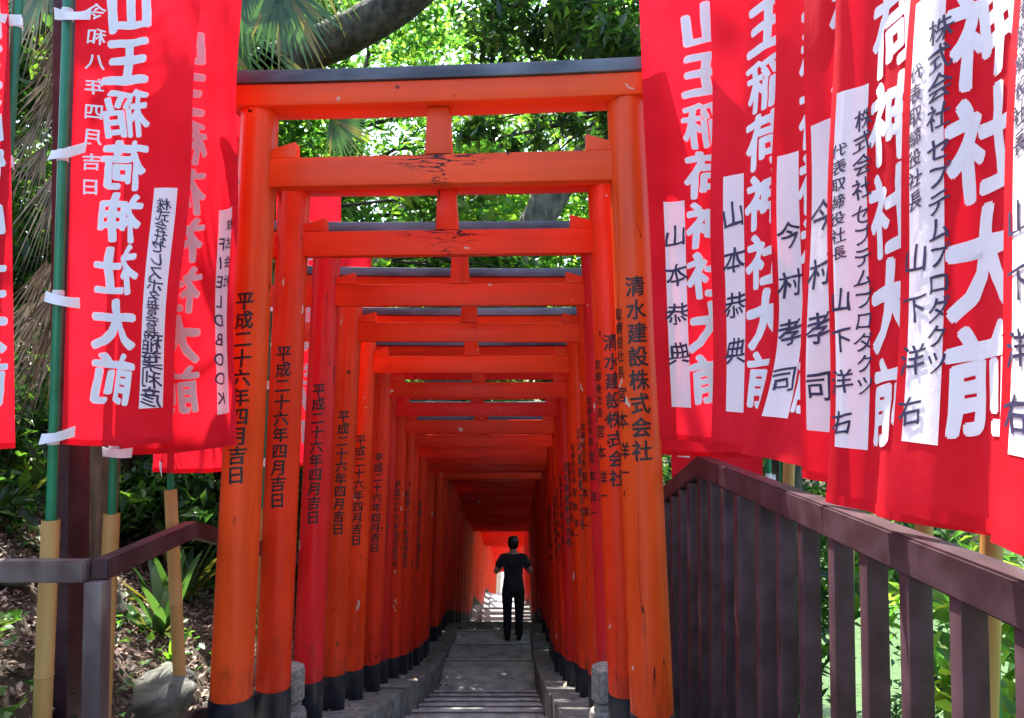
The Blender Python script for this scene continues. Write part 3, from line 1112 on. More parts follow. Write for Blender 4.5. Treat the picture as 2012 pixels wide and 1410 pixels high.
# round granite posts at the second gate
for sx, lab in ((-1, 'round granite post tucked behind the second left torii pillar'), (1, 'round granite post between the right torii pillars')):
    st_ = empty('stone_post', (0, 0, 0), lab, 'stone post', 'round granite posts')
    Y = 4.0
    X = AX + sx * (0.885 if sx < 0 else 0.80)
    z0 = interp(KERB, Y)
    m = MB()
    prof = [(0.0, -0.3), (0.088, -0.3), (0.088, 0.08), (0.082, 0.10), (0.062, 0.115), (0.062, 0.15)]
    m.tube([(0, 0, z) for r, z in prof[1:]], [r for r, z in prof[1:]], 24)
    kids = [m.build('shaft', M['granite'], st_)]
    m = MB()
    prof = [(0.06, 0.152), (0.076, 0.165), (0.077, 0.31), (0.072, 0.33), (0.05, 0.341), (0.01, 0.345)]
    m.tube([(0, 0, z) for r, z in prof], [r for r, z in prof], 24)
    kids.append(m.build('capstone', M['granite'], st_))
    st_.location = (X, Y, z0)


# ------------------------------------------------------------------ the person on the steps
def skin_mesh(name, nodes, edges, levels=2):
    """one continuous surface grown over a skeleton: nodes are (point, radius)"""
    me = bpy.data.meshes.new(name)
    me.from_pydata([n[0] for n in nodes], edges, [])
    o = bpy.data.objects.new('grow', me)
    C.objects.link(o)
    md = o.modifiers.new('skin', 'SKIN')
    md.use_smooth_shade = True
    for i, n in enumerate(nodes):
        r = n[1]
        me.skin_vertices[0].data[i].radius = r if hasattr(r, '__len__') else (r, r)
        me.skin_vertices[0].data[i].use_root = (i == 0)
    s = o.modifiers.new('sub', 'SUBSURF')
    s.levels = s.render_levels = levels
    dg = bpy.context.evaluated_depsgraph_get()
    dg.update()
    out = bpy.data.meshes.new_from_object(o.evaluated_get(dg))
    out.name = name
    bpy.data.objects.remove(o)
    out.polygons.foreach_set('use_smooth', [True] * len(out.polygons))
    return out


def person():
    base = Vector((0.02, 11.5, -2.3))
    p = empty('person', base, 'person in black T-shirt and dark trousers standing on the steps, back turned, arms bent forward', 'person')
    n, e = [], []

    def node(x, y, z, r, to=None):
        n.append(((x, y, z), r))
        if to is not None:
            e.append((to, len(n) - 1))
        return len(n) - 1
    pel = node(0, 0, 0.86, (0.125, 0.10))
    sp1 = node(0, 0.005, 0.98, (0.115, 0.09), pel)
    sp2 = node(0, 0.0, 1.12, (0.115, 0.09), sp1)
    sp3 = node(0, -0.01, 1.25, (0.12, 0.09), sp2)
    nk = node(0, -0.005, 1.345, (0.055, 0.052), sp3)
    hd0 = node(0, 0.012, 1.40, (0.052, 0.055), nk)
    hd = node(0, 0.02, 1.47, (0.072, 0.082), hd0)
    ht = node(0, 0.015, 1.54, (0.066, 0.078), hd)
    node(0, 0.012, 1.585, (0.035, 0.04), ht)
    node(0, 0.110, 1.455, 0.016, hd)                       # nose
    for s in (-1, 1):
        node(s * 0.078, 0.012, 1.46, (0.012, 0.022), hd)   # ear
        sh = node(s * 0.155, -0.01, 1.285, 0.052, sp3)
        el = node(s * 0.272, -0.01, 1.065, 0.038, sh)
        el2 = node(s * 0.268, 0.035, 1.035, 0.037, el)
        wr = node(s * 0.12, 0.235, 1.14, 0.024, el2)
        hn = node(s * 0.085, 0.295, 1.175, (0.030, 0.020), wr)
        for k in range(4):
            a = node(s * (0.07 - 0.012 * k), 0.345 + 0.004 * k, 1.165 + 0.018 * k, 0.0085, hn)
            node(s * (0.045 - 0.01 * k), 0.362, 1.17 + 0.019 * k, 0.0075, a)
        th = node(s * 0.058, 0.305, 1.21, 0.010, hn)
        node(s * 0.040, 0.325, 1.228, 0.008, th)
        hp = node(s * 0.085, 0, 0.78, (0.082, 0.085), pel)
        kn = node(s * 0.085, 0.015, 0.45, 0.055, hp)
        ca = node(s * 0.083, -0.01, 0.31, 0.052, kn)
        an = node(s * 0.08, -0.015, 0.085, 0.034, ca)
        node(s * 0.085, 0.09, 0.04, 0.034, an)
    body = link('body', skin_mesh('body', n, e), M['skin'], p)
    # T-shirt
    n, e = [], []
    a = node(0, 0, 1.10, (0.158, 0.112))
    b1 = node(0, 0.003, 0.96, (0.165, 0.118), a)
    b2 = node(0, 0, 0.84, (0.180, 0.128), b1)
    node(0, 0, 0.735, (0.185, 0.13), b2)
    b3 = node(0, -0.01, 1.235, (0.150, 0.105), a)
    node(0, -0.008, 1.335, (0.078, 0.066), b3)
    for s in (-1, 1):
        sh = node(s * 0.165, -0.01, 1.275, 0.070, b3)
        node(s * 0.245, -0.008, 1.115, 0.064, sh)
    sh_ = link('t_shirt', skin_mesh('t_shirt', n, e), M['shirt'], p)
    m = MB()
    rr = random.Random(3)
    for k in range(7):
        x0 = -0.075 + 0.023 * k + rr.uniform(-.004, .004)
        zz = 1.20 + rr.uniform(-.014, .014)
        m.box((x0, -0.122, zz), (0.013, 0.004, rr.uniform(.012, .03)), 0.001)
    m.build('shirt_print', M['print'], sh_)
    # trousers
    n, e = [], []
    a = node(0, 0, 0.86, (0.150, 0.115))
    node(0, 0, 0.98, (0.150, 0.112), a)
    for s in (-1, 1):
        hp = node(s * 0.092, 0, 0.72, (0.098, 0.105), a)
        kn = node(s * 0.092, 0.012, 0.45, 0.074, hp)
        ca = node(s * 0.090, -0.008, 0.28, 0.070, kn)
        node(s * 0.088, -0.01, 0.05, 0.064, ca)
    link('trousers', skin_mesh('trousers', n, e), M['trousers'], p)
    for s in (-1, 1):
        n, e = [], []
        a = node(s * 0.084, -0.03, 0.048, (0.046, 0.044))
        c = node(s * 0.088, 0.06, 0.040, (0.046, 0.036), a)
        node(s * 0.092, 0.15, 0.034, (0.040, 0.028), c)
        link('shoe', skin_mesh('shoe', n, e), M['trousers'], p)
    n, e = [], []
    a = node(0, -0.035, 1.395, (0.072, 0.05))
    c = node(0, -0.014, 1.48, (0.098, 0.098), a)
    d = node(0, -0.004, 1.565, (0.092, 0.098), c)
    node(0, 0.0, 1.61, (0.05, 0.055), d)
    link('hair', skin_mesh('hair', n, e), M['hair'], p)
    # phone held up in front of the chest, hidden from behind
    m = MB()
    m.box((0, 0, 0), (0.145, 0.009, 0.072), 0.004)
    ph = m.build('phone', M['black'])
    ph.location = base + Vector((0, 0.372, 1.205))
    tag(ph, 'black phone held up in both hands by the person in black', 'phone')
    return p


person()

# ------------------------------------------------------------------ leaves and trees
rng = np.random.default_rng(5)


def unit(a):
    return a / np.maximum(np.linalg.norm(a, axis=1, keepdims=True), 1e-9)


def leaf_arrays(pos, size, aspect=0.42, droop=0.4, fold=0.22, flat=0.5):
    """one folded leaf (two triangles sharing the midrib) at each position"""
    n = len(pos)
    d = rng.normal(size=(n, 3))
    d[:, 2] = d[:, 2] * 0.55 - droop
    d = unit(d)
    up = rng.normal(size=(n, 3)) * (1 - flat)
    up[:, 2] += 1.0
    sd = unit(np.cross(d, up))
    nn = unit(np.cross(sd, d))
    L = (size[0] + (size[1] - size[0]) * rng.random(n))[:, None]
    W = L * aspect * 0.5
    b0 = pos - d * L * 0.5
    mid = pos - d * L * 0.06
    V = np.empty((n, 4, 3))
    V[:, 0] = b0
    V[:, 1] = mid + sd * W + nn * W * fold * 2
    V[:, 2] = pos + d * L * 0.5 - nn * L * 0.08
    V[:, 3] = mid - sd * W + nn * W * fold * 2
    k = np.arange(n)[:, None] * 4
    T = np.concatenate([k + np.array([[0, 1, 2]]), k + np.array([[0, 2, 3]])], axis=1).reshape(-1, 3)
    return V.reshape(-1, 3), T


def blob(centres, radii, n, shell=0.35, squash=0.8):
    """positions in clumps: each centre gets sprays of leaves about smaller points, so light and gaps show through"""
    centres = np.asarray(centres, float)
    radii = np.asarray(radii, float)
    pr = radii ** 2
    pr = pr / pr.sum()
    k = max(1, n // 44)
    idx = rng.choice(len(centres), k, p=pr)
    u = unit(rng.normal(size=(k, 3)))
    r = (shell + (1 - shell) * rng.random(k)) ** 0.7
    sub = centres[idx] + u * (r * radii[idx])[:, None] * np.array([1, 1, squash])
    j = rng.integers(0, k, n)
    spread = (0.19 * radii[idx])[j][:, None]
    return sub[j] + rng.normal(size=(n, 3)) * np.maximum(spread, 0.06)


def crown(name, mat, parent, centres, radii, n, size, **kw):
    V, T = leaf_arrays(blob(centres, radii, n), size, **kw)
    return link(name, np_mesh(name, V, T), mat, parent)


def limbs(m, path, rad, centres, r1=0.05, wig=0.25):
    P = [Vector(p) for p in path]
    m.tube(P, rad, 12, jitter=0.06)
    for c in centres:
        c = Vector(c)
        i = min(range(1, len(P)), key=lambda k: (P[k] - c).length + abs(P[k].z - c.z) * 0.3)
        a = P[i]
        s0 = min(rad[i] * 0.7, r1)
        mid = a.lerp(c, 0.5) + Vector((random.uniform(-wig, wig), random.uniform(-wig, wig), random.uniform(0, wig)))
        q = [a, a.lerp(mid, .5), mid, mid.lerp(c, .55), c]
        m.tube(q, [s0, s0 * .8, s0 * .6, s0 * .4, s0 * .15], 7)
        for _ in range(2):
            t = c + Vector((random.uniform(-.6, .6), random.uniform(-.6, .6), random.uniform(-.3, .5)))
            m.tube([mid, mid.lerp(t, .5) + Vector((0, 0, .08)), t], [s0 * .4, s0 * .25, s0 * .08], 5)


def smooth_path(path, rad, k=4):
    P = [Vector(p) for p in path]
    o, r = [], []
    for i in range(len(P) - 1):
        p0, p1, p2, p3 = P[max(i - 1, 0)], P[i], P[i + 1], P[min(i + 2, len(P) - 1)]
        for j in range(k):
            t = j / k
            o.append(0.5 * ((2 * p1) + (p2 - p0) * t + (2 * p0 - 5 * p1 + 4 * p2 - p3) * t * t + (3 * p1 - p0 - 3 * p2 + p3) * t ** 3))
            r.append(rad[i] + (rad[i + 1] - rad[i]) * t)
    o.append(P[-1])
    r.append(rad[-1])
    return o, r


def tree(label, path, rad, centres, radii, n, size, mat, name='tree', group=None, bark='bark', **kw):
    path, rad = smooth_path(path, rad)
    t = empty(name, (0, 0, 0), label, 'tree', group)
    m = MB()
    limbs(m, path, rad, centres)
    k = [m.build('trunk', M[bark], t, sharp=180), crown('crown', M[mat], t, centres, radii, n, size, **kw)]
    place(t, k, path[0])
    return t


def scatter(boxes, n, seed):
    r = random.Random(seed)
    out = []
    for _ in range(n):
        a, b_ = r.choice(boxes)
        out.append(tuple(r.uniform(p, q) for p, q in zip(a, b_)))
    return out


# big leaning tree whose limb crosses the sky above the foremost torii
pa = [(-4.1, 7.6, 0.2), px(330, 420, 7.4), px(440, 210, 7.2), px(580, 112, 7.1), px(700, 58, 7.0), px(820, -22, 7.0), px(930, -150, 6.9), px(1000, -330, 6.8)]
ca = scatter([((-3, 4.5, 7.2), (3.5, 10, 9.5)), ((-5, 5, 6), (0, 11, 9))], 14, 1)
tree('big tree with a thick dark limb leaning across above the foremost torii', pa, [0.32, 0.28, 0.24, 0.20, 0.185, 0.185, 0.15, 0.1], ca, [1.5] * 14, 6000, (0.12, 0.2), 'leaf_mid')
# grey trunk leaning right behind the tie beams
pb_ = [(-1.75, 12.2, -2.2), (-1.62, 12.1, 0.6), px(912, 700, 12), px(1000, 540, 12), px(1045, 455, 12), px(1092, 368, 12), px(1180, 262, 11.8), px(1270, 60, 11.5), px(1330, -150, 11.3)]
cb_ = scatter([((-2, 9, 7.5), (6, 15, 11)), ((0, 10, 6), (5, 14, 9))], 14, 2)
tree('tree with a leaning grey trunk seen between the tie beams', pb_, [0.36, 0.33, 0.31, 0.30, 0.29, 0.28, 0.24, 0.18, 0.1], cb_, [1.6] * 14, 8000, (0.12, 0.2), 'leaf_dark', bark='bark_grey')
# glossy evergreen whose low branches hang over the right of the gate
pc = [(2.5, 6.6, -2.4), (2.35, 6.5, 1.5), (2.0, 6.4, 3.6), (1.5, 6.3, 5.2), (0.9, 6.2, 6.8)]
cc = [px(1010, 60, 6.2), px(1100, 20, 5.9), px(1180, 70, 5.7), px(1240, 30, 5.5), px(1060, -60, 6.0), px(1190, -70, 5.6), px(1130, 100, 6.3), px(1240, 120, 6.0), px(1300, 60, 5.5),
      px(960, 275, 6.8), px(1030, 265, 6.6), px(1110, 262, 6.5), px(1180, 280, 6.4), px(1240, 200, 6.2), px(985, -90, 6.0), px(950, 20, 6.4), px(1260, 300, 6.6)]
tree('glossy dark evergreen hanging over the right half of the foremost torii', pc, [0.16, 0.14, 0.12, 0.09, 0.05], cc, [0.42] * 9 + [0.32] * 4 + [0.4] * 4, 4300, (0.10, 0.17), 'leaf_dark', droop=0.55, aspect=0.36)
# maples and broadleaf trees behind
BACK = [
    # x, y, base z, height, crown centre region, leaves, material, label
    (-3.2, 14.0, 'light', 'pale green maple behind the limb of the big leaning tree', [((-4.8, 12, 2.5), (0.3, 15, 8.5))], 26, 1.15, 11000),
    (0.9, 17.0, 'light', 'light green maple directly above the tunnel roof', [((-3.0, 15.0, 2.0), (2.2, 18.0, 10.0))], 28, 1.3, 11500),
    (-6.0, 10.5, 'mid', 'broadleaf tree on the bank behind the left banners', [((-8, 9, 2.6), (-3.6, 12.5, 8.0))], 20, 1.3, 20000),
    (-3.4, 19.5, 'mid', 'mid green tree behind the pale maple', [((-7, 18.5, 0.8), (0.0, 22, 8.0))], 26, 1.6, 8000),
    (4.0, 15.0, 'mid', 'mid green tree behind the leaning grey trunk', [((1.5, 13.5, 0.5), (6.0, 17.5, 9))], 24, 1.4, 10000),
    (3.2, 22.0, 'mid', 'tall tree behind the right end of the tunnel', [((0.2, 20, 1.0), (6.5, 24, 8))], 26, 1.7, 8500),
    (-8.5, 19.0, 'dark', 'dark tree far up the left bank', [((-12, 16, -1), (-5.5, 22, 10))], 24, 2.0, 18000),
    (8.5, 19.0, 'dark', 'dark tree far down the right slope', [((5.5, 15, -4), (12, 22, 9))], 24, 2.0, 16000),
    (-2.0, 29.0, 'dark', 'dark tree left of the far end of the tunnel', [((-8, 27, -4), (-3.6, 32, 7))], 22, 2.0, 11000),
    (3.0, 30.0, 'dark', 'dark tree right of the far end of the tunnel', [((3.2, 27, -4), (9, 33, 7))], 22, 2.0, 11000),
    (-5.2, 5.6, 'dark', 'dark tree on the left bank behind the palm', [((-7.5, 5.8, 2.0), (-4.4, 8.6, 7.4))], 28, 0.95, 16000),
    (-4.2, 9.2, 'mid', 'tree on the left bank spreading over the tunnel roof', [((-3.4, 7.6, 2.5), (0.5, 12.0, 3.8))], 14, 0.7, 3600),
    (3.4, 10.5, 'dark', 'tree on the right slope spreading over the tunnel roof', [((1.9, 8.5, 1.6), (4.4, 14.5, 3.8))], 16, 0.7, 5000),
    (-4.6, 16.5, 'dark', 'tree leaning over the lower tunnel from the left', [((-3.5, 13.5, 2.0), (2.2, 20.0, 3.4))], 18, 0.9, 8000),
    (3.6, -5.2, 'dark', 'unseen evergreen added behind the near end of the fence to block light', [((1.2, -7.0, 0.6), (6.5, -3.6, 6.2))], 30, 1.1, 20000),  # added behind the camera to darken the fence bar faces
    (0.0, 58.0, 'mid', 'distant tree above the far end of the tunnel', [((-12, 56, -5), (12, 62, 16))], 30, 3.4, 12000),
]
SZ = {'light': (0.15, 0.26), 'mid': (0.17, 0.28), 'dark': (0.15, 0.26)}
for k, (x, y, kind, lab, boxes, nc, rad, n) in enumerate(BACK):
    random.seed(100 + k)
    z0 = ground_z(x, y) - 0.2
    top = max(b_[1][2] for b_ in boxes)
    cs = scatter(boxes, nc, 200 + k)
    path = [(x, y, z0), (x + random.uniform(-.3, .3), y, z0 + (top - z0) * .35), (x + random.uniform(-.6, .6), y + .2, z0 + (top - z0) * .65), (x + random.uniform(-.8, .8), y, top - .5)]
    tree(lab, path, [0.24, 0.19, 0.13, 0.05], cs, [rad * random.uniform(.75, 1.2) for _ in cs], n, tuple(s * (1.0 if y < 18 else 1.5) for s in SZ[kind]), 'leaf_' + kind, droop=0.3)


# windmill palm with hanging fans and a skirt of dead fronds
def fan(V, T, hub, axis_, spread, length, nl, width, droop, seed, side=None):
    r = random.Random(seed)
    ax = Vector(axis_).normalized()
    side = Vector(side) - ax * ax.dot(Vector(side)) if side else ax.cross(Vector((0, 0, 1)))
    if side.length < 0.1:
        side = Vector((1, 0, 0))
    side.normalize()
    for i in range(nl):
        a = spread * (i / (nl - 1) - 0.5)
        d = (ax * math.cos(a) + side * math.sin(a)).normalized()
        L = length * r.uniform(0.8, 1.05) * (1 - 0.25 * abs(a) / (spread / 2 + .01))
        w_ = width * r.uniform(0.8, 1.2)
        nn = d.cross(ax.cross(side)).normalized() if abs(a) < 3 else side
        p = Vector(hub)
        o = len(V)
        segs = 6
        dd = d.copy()
        for s in range(segs + 1):
            t = s / segs
            ww = w_ * (0.35 + 0.65 * math.sin(math.pi * min(1, t * 1.1 + 0.1))) * (1 - t) ** 0.45 if t < 1 else 0.0
            V.append(tuple(p + nn * ww * .5))
            V.append(tuple(p - nn * ww * .5))
            dd = (dd + Vector((0, 0, -droop * t * r.uniform(.7, 1.3)))).normalized()
            p = p + dd * (L / segs)
        for s in range(segs):
            q = o + s * 2
            T.append((q, q + 1, q + 3))
            T.append((q, q + 3, q + 2))


palm = empty('palm_tree', (0, 0, 0), 'windmill palm with a skirt of dry brown fronds behind the left banners', 'tree')
kids = []
ptop = Vector((-2.5, 4.6, 4.5))
m = MB()
pp, prr = smooth_path([(-2.62, 4.65, ground_z(-2.62, 4.65) - .2), (-2.60, 4.65, 1.5), (-2.56, 4.6, 3.2), ptop], [0.14, 0.12, 0.12, 0.10])
m.tube(pp, prr, 14, jitter=0.12)
kids.append(m.build('trunk', M['palmbark'], palm, sharp=180))
V, T = [], []
stems = MB()
FANS = [(px(545, -45, 4.1), (0.30, 0.1, -1.0), 1.5, 0.66, 20, 0.052, 0.05, (1, .25, 0)), (px(470, -60, 4.3), (-0.1, 0.1, -1.0), 1.5, 0.7, 18, 0.05, 0.05, (1, -.2, 0)),
        (px(600, -110, 4.4), (0.5, 0.1, -1.0), 1.2, 0.6, 16, 0.045, 0.05, (1, .1, 0)),
        (px(650, 232, 4.9), (0.8, 0.2, -0.55), 2.2, 0.44, 22, 0.026, 0.04, (.5, .1, .8)), (px(420, 40, 4.8), (0.3, 0, -1), 2.0, 0.8, 18, .045, .06, (1, .3, 0)),
        (px(95, -60, 4.0), (-0.4, -.1, -1), 1.5, 0.62, 16, .04, .05, (1, -.3, 0)), (px(520, 90, 5.2), (0.1, 0, -1), 1.8, 0.7, 18, .045, .06, (1, 0, 0))]
for k in range(9):
    a = k * 0.7 + 0.3
    FANS.append((ptop + Vector((math.cos(a) * 0.9, math.sin(a) * 0.9, 0.35 + 0.3 * math.sin(k * 2.1))), (math.cos(a), math.sin(a), -0.35), 2.6, 0.65, 22, 0.045, 0.08, (-math.sin(a), math.cos(a), 0.3)))
for k, (h, ax, sp, L, nl, wd, dr, sd) in enumerate(FANS):
    fan(V, T, h, ax, sp, L, nl, wd, dr, 300 + k, sd)
    h = Vector(h)
    mid = ptop.lerp(h, .5) + Vector((0, 0, .18))
    stems.tube([ptop, ptop.lerp(mid, .5) + Vector((0, 0, .06)), mid, mid.lerp(h, .6), h], [.016, .014, .012, .010, .008], 6)
kids.append(link('fronds', np_mesh('fronds', np.array(V), np.array(T)), M['frond'], palm))
kids.append(stems.build('stems', M['frond'], palm))
V, T = [], []
r = random.Random(77)
for k in range(120):
    a = r.uniform(-4.2, 0.2)
    zz = r.uniform(1.9, 4.4)
    h = Vector((-2.57 + math.cos(a) * r.uniform(.15, .45), 4.6 + math.sin(a) * r.uniform(.1, .35), zz))
    fan(V, T, h, (math.cos(a) * 0.4, math.sin(a) * 0.3, -1), r.uniform(.35, .9), r.uniform(0.45, 0.95), 7, 0.013, 0.04, 400 + k, (math.cos(a) + .3, math.sin(a), 0.1))
kids.append(link('dead_fronds', np_mesh('dead_fronds', np.array(V), np.array(T)), M['dead'], palm))
place(palm, kids, pp[0])

# ------------------------------------------------------------------ plants, rocks and litter
def bush(label, c, radius, n, size, mat, group, squash=0.8, tall=0.9, **kw):
    c = Vector(c)
    o_ = empty('bush', c, label, 'bush', group)
    cs = [(random.uniform(-.6, .6) * radius, random.uniform(-.6, .6) * radius, random.uniform(.1, tall) * radius) for _ in range(7 if tall < 1 else 14)]
    m = MB()
    for q in cs:
        m.tube([(0, 0, -.3), (q[0] * .4, q[1] * .4, q[2] * .5), q], [.02, .014, .006], 6)
    m.build('stems', M['bark'], o_)
    V_, T_ = leaf_arrays(blob(cs, [radius * .55] * len(cs), n, squash=squash), size, **kw)
    link('foliage', np_mesh('foliage', V_, T_), M[mat], o_)
    return o_


random.seed(5)
RB = [(1.55, 2.3, 0.55, 'light'), (2.1, 3.0, 0.7, 'mid'), (1.7, 3.9, 0.6, 'light'), (2.6, 2.2, 0.8, 'light'), (1.6, 1.4, 0.5, 'mid'), (2.9, 4.4, 0.9, 'mid'), (2.0, 5.5, 0.8, 'light'), (3.6, 3.0, 0.9, 'light'), (1.9, 0.8, .5, 'light'), (3.4, 6.2, 1.0, 'mid')]
RL = ['low bright bush behind the fence bars', 'mid green bush behind the fence', 'light bush behind the stake in the fence gap', 'sunlit bush down the right slope', 'green bush under the near banners', 'big bush lower down the right slope', 'light bush beyond the handrail bend', 'sunlit bush far out on the right slope', 'light bush behind the nearest fence bars', 'mid green bush below the evergreen']
for (x, y, rd, k), lab in zip(RB, RL):
    bush(lab, (x, y, ground_z(x, y)), rd, 2600, (0.05, 0.10), 'leaf_' + k, 'bushes down the right slope')
for k, (x, y, lab) in enumerate([(1.75, 1.9, 'tall light bush close behind the near fence bars'), (2.0, 2.9, 'tall light bush behind the middle of the fence'), (2.6, 1.2, 'tall light bush under the near banners'), (3.0, 3.8, 'tall light bush beyond the fence gap')]):
    random.seed(700 + k)
    bush(lab, (x, y, ground_z(x, y)), 0.6, 3600, (0.06, 0.12), 'leaf_light', 'bushes down the right slope', tall=2.6)
# taller trees out on the right slope, seen through the fence
for k, (x, y, lab) in enumerate([(5.2, 4.5, 'light green tree seen through the fence bars'), (6.8, 8.5, 'green tree out on the right slope'), (5.6, 0.5, 'tree beyond the near end of the fence')]):
    random.seed(500 + k)
    z0 = ground_z(x, y)
    cs = scatter([((x - 1.5, y - 1.5, z0 + 1.0), (x + 1.5, y + 1.5, z0 + 4.6))], 14, 510 + k)
    tree(lab, [(x, y, z0 - .2), (x + .1, y, z0 + 2), (x - .1, y + .1, z0 + 4.6)], [0.14, 0.11, 0.05], cs, [0.9] * 14, 9000, (0.09, 0.16), 'leaf_light' if k != 1 else 'leaf_mid')


def blades(name, label, c, n, L, w_, mat, spread=0.9, group=None, seed=0, arch=0.16):
    r = random.Random(seed)
    V_, T_ = [], []
    for i in range(n):
        a = r.uniform(0, 6.283)
        tilt = r.uniform(0.15, spread)
        d = Vector((math.cos(a) * math.sin(tilt), math.sin(a) * math.sin(tilt), math.cos(tilt)))
        sd = d.cross(Vector((0, 0, 1))).normalized()
        p = Vector((r.uniform(-.05, .05), r.uniform(-.05, .05), 0))
        l_ = L * r.uniform(.6, 1.1)
        o = len(V_)
        for s in range(7):
            t = s / 6
            ww = w_ * (math.sin(math.pi * (0.12 + 0.88 * t)) if t < 1 else 0) * r.uniform(.95, 1.05)
            V_ += [tuple(p + sd * ww * .5), tuple(p - sd * ww * .5)]
            d = (d + Vector((0, 0, -arch * t))).normalized()
            p = p + d * l_ / 6
        for s in range(6):
            q = o + 2 * s
            T_ += [(q, q + 1, q + 3), (q, q + 3, q + 2)]
    o = link(name, np_mesh(name, np.array(V_), np.array(T_)), M[mat])
    o.location = c
    return tag(o, label, 'plant', group)


def gp(x, y):
    return Vector((x, y, ground_z(x, y) - 0.01))


random.seed(8)
PL = [(-2.15, 4.6, 16, .55, .075, 'frond', 'broad-bladed plant behind the second bamboo stake'), (-2.45, 5.3, 18, .6, .08, 'frond', 'broad-bladed plant on the bank under the banners'),
      (-1.95, 5.4, 14, .5, .07, 'frond', 'broad-bladed plant close to the handrail bend'), (-2.9, 4.9, 16, .55, .07, 'frond', 'broad-bladed plant at the foot of the palm'),
      (-3.3, 4.0, 16, .5, .06, 'frond', 'grassy plant left of the bamboo stakes'), (-3.0, 3.5, 14, .42, .05, 'frond', 'grassy plant low at the left picture edge'),
      (-1.98, 4.35, 9, .26, .035, 'blade', 'small bright green sprout among the dry leaves'), (-2.7, 6.2, 18, .6, .08, 'frond', 'plant high on the bank in the shade'),
      (-3.7, 5.6, 18, .6, .07, 'frond', 'plant high on the bank left of the palm'), (-2.1, 3.6, 10, .3, .04, 'frond', 'small plant beside the flat rock')]
for k, (x, y, n, L, w_, mt, lab) in enumerate(PL):
    blades('leafy_plant', lab, gp(x, y), n, L, w_, mt, group='plants on the left bank', seed=600 + k)
for k, (x, y, rd, lab) in enumerate([(-2.6, 7.2, .4, 'shrub with broad leaves behind the lowest banner hem'), (-3.4, 6.4, .7, 'shrub up the bank behind the palm'), (-4.2, 5.2, .7, 'shrub left of the palm trunk'), (-3.9, 4.2, .45, 'low shrub at the left picture edge'), (-3.7, 5.0, .8, 'shrub filling the bank below the palm fronds'), (-4.6, 6.0, 1.1, 'dark shrub mass up the bank at the left edge'), (-3.0, 8.6, .9, 'dark shrub filling the bank behind the tunnel'), (-4.8, 7.4, 1.0, 'dark shrub high on the left bank'), (-5.0, 9.6, 1.0, 'shrub far up the left bank')]):
    bush(lab, gp(x, y), rd, 1900, (0.09, 0.19), 'leaf_dark' if k % 3 else 'leaf_mid', 'shrubs on the left bank')
SIDE = ['beside the eighth gate', 'beside the eleventh gate', 'beside the gap in the tunnel', 'level with the person', 'just beyond the person', 'beside the steep lower flight', 'near the bottom of the lower flight', 'at the foot of the lower flight']  # shrubs added along both sides to keep light out of the tunnel
for k, w_ in enumerate(SIDE):
    for sx in (-1, 1):
        random.seed(900 + k * 2 + sx)
        y = 7.9 + 1.5 * k
        x = AX + sx * 2.75
        z = max(ground_z(x, y), hill(y) - .4)
        bush(('tall dark shrub added as shade on the left bank ' if sx < 0 else 'tall dark shrub added as shade on the right slope ') + w_, (x, y, z), 1.15, 4200, (0.12, 0.22), 'leaf_dark', 'tall shrubs added to darken the tunnel', tall=2.4)


def rock(label, c, s, seed):
    b_ = bmesh.new()
    bmesh.ops.create_icosphere(b_, subdivisions=4, radius=1)
    off = Vector((seed * 3.7, seed * 1.3, seed))
    for v in b_.verts:
        p = v.co.copy()
        k = 1 + 0.5 * noise.noise(p * 0.9 + off) + 0.28 * abs(noise.noise(p * 1.9 + off)) + 0.09 * noise.noise(p * 7 + off)
        q = p * k
        q.z = q.z if q.z < 0.6 else 0.6 + (q.z - 0.6) * 0.45
        v.co = Vector((q.x * s[0], q.y * s[1], q.z * s[2]))
    m = MB()
    m.bm(b_)
    o = m.build('rock', M['rock'], sharp=50)
    o.location = c
    o.rotation_euler = (0, 0, seed)
    return tag(o, label, 'rock', 'rocks on the left bank')


for k, (x, y, s, lab) in enumerate([(-1.84, 3.78, (.30, .20, .13), 'large flat sunlit rock beside the bamboo stakes'), (-1.80, 5.0, (.16, .15, .22), 'upright pale stone behind the foremost left pillar'), (-2.75, 3.95, (.16, .13, .09), 'mossy rock left of the thick bamboo stake'), (-1.75, 4.5, (.22, .18, .14), 'grey rock near the handrail bend'), (-3.35, 4.6, (.2, .15, .09), 'mossy rock at the left picture edge'), (-2.5, 4.45, (.16, .14, .1), 'small rock among dry leaves under the palm')]):
    rock(lab, gp(x, y) + Vector((0, 0, s[2] * .1)), s, k + 14)

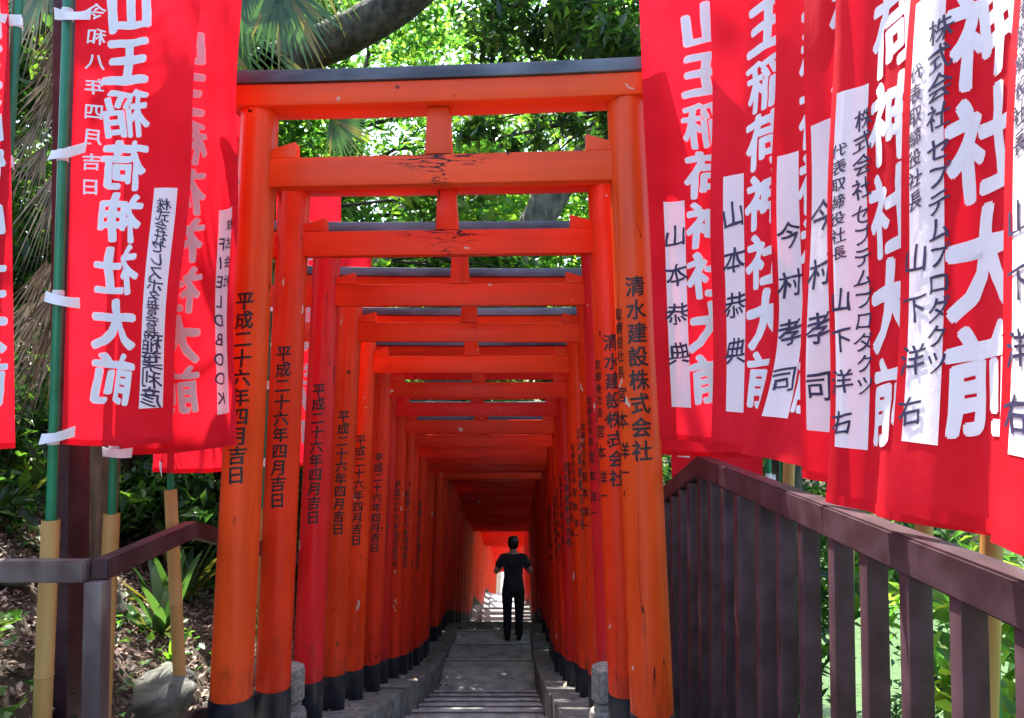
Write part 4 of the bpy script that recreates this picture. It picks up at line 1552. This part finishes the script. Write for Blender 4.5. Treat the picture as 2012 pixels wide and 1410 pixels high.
n = 48000
X = rng.uniform(-6.5, -1.35, n)
Y = rng.uniform(2.0, 11, n)
keep = rng.random(n) < np.clip(1.2 - (Y - 2) / 12, .2, 1)
X, Y = X[keep], Y[keep]
Z = np.array([ground_z(a, c) + 0.015 for a, c in zip(X, Y)])
Vl, Tl = leaf_arrays(np.stack([X, Y, Z + rng.random(len(X)) * .02], 1), (0.025, 0.06), 0.5, 0.0, 0.25, 0.8)
tag(link('leaf_litter', np_mesh('leaf_litter', Vl, Tl), M['litter']), kind='stuff')
n = 420
Y = 2.8 + 10 * rng.random(n) ** 1.5
X = AX + rng.choice([-1, 1], n) * (1.15 - 0.75 * rng.random(n) ** 2)
Z = np.array([(stair_z(c) if abs(a - AX) < .58 else interp(KERB, c) + .012) + 0.012 for a, c in zip(X, Y)])
Vl, Tl = leaf_arrays(np.stack([X, Y, Z], 1), (0.03, 0.07), 0.5, 0.0, 0.12, 0.93)
tag(link('fallen_leaves', np_mesh('fallen_leaves', Vl, Tl), M['litter']), kind='stuff')
n = 5000
X = rng.uniform(-6.5, -1.6, n)
Y = rng.uniform(2.0, 9, n)
mk = np.array([noise.noise(Vector((a * .8, c * .8, 9.0))) > 0.08 for a, c in zip(X, Y)])
X, Y = X[mk], Y[mk]
Z = np.array([ground_z(a, c) for a, c in zip(X, Y)])
Vl, Tl = leaf_arrays(np.stack([X, Y, Z + 0.03 + rng.random(len(X)) * .10], 1), (0.04, 0.09), 0.7, -0.1, 0.2, 0.8)
tag(link('ground_cover', np_mesh('ground_cover', Vl, Tl), M['leaf_mid']), kind='stuff')
n = 70000
X = 1.1 + 6.5 * rng.random(n) ** 1.4
Y = rng.uniform(-0.5, 11, n)
Z = np.array([ground_z(a, c) for a, c in zip(X, Y)])
Vl, Tl = leaf_arrays(np.stack([X, Y, Z + 0.02 + rng.random(len(X)) * .30], 1), (0.07, 0.15), 0.5, -0.3, 0.2, 0.5)
tag(link('undergrowth', np_mesh('undergrowth', Vl, Tl), M['leaf_light']), kind='stuff')
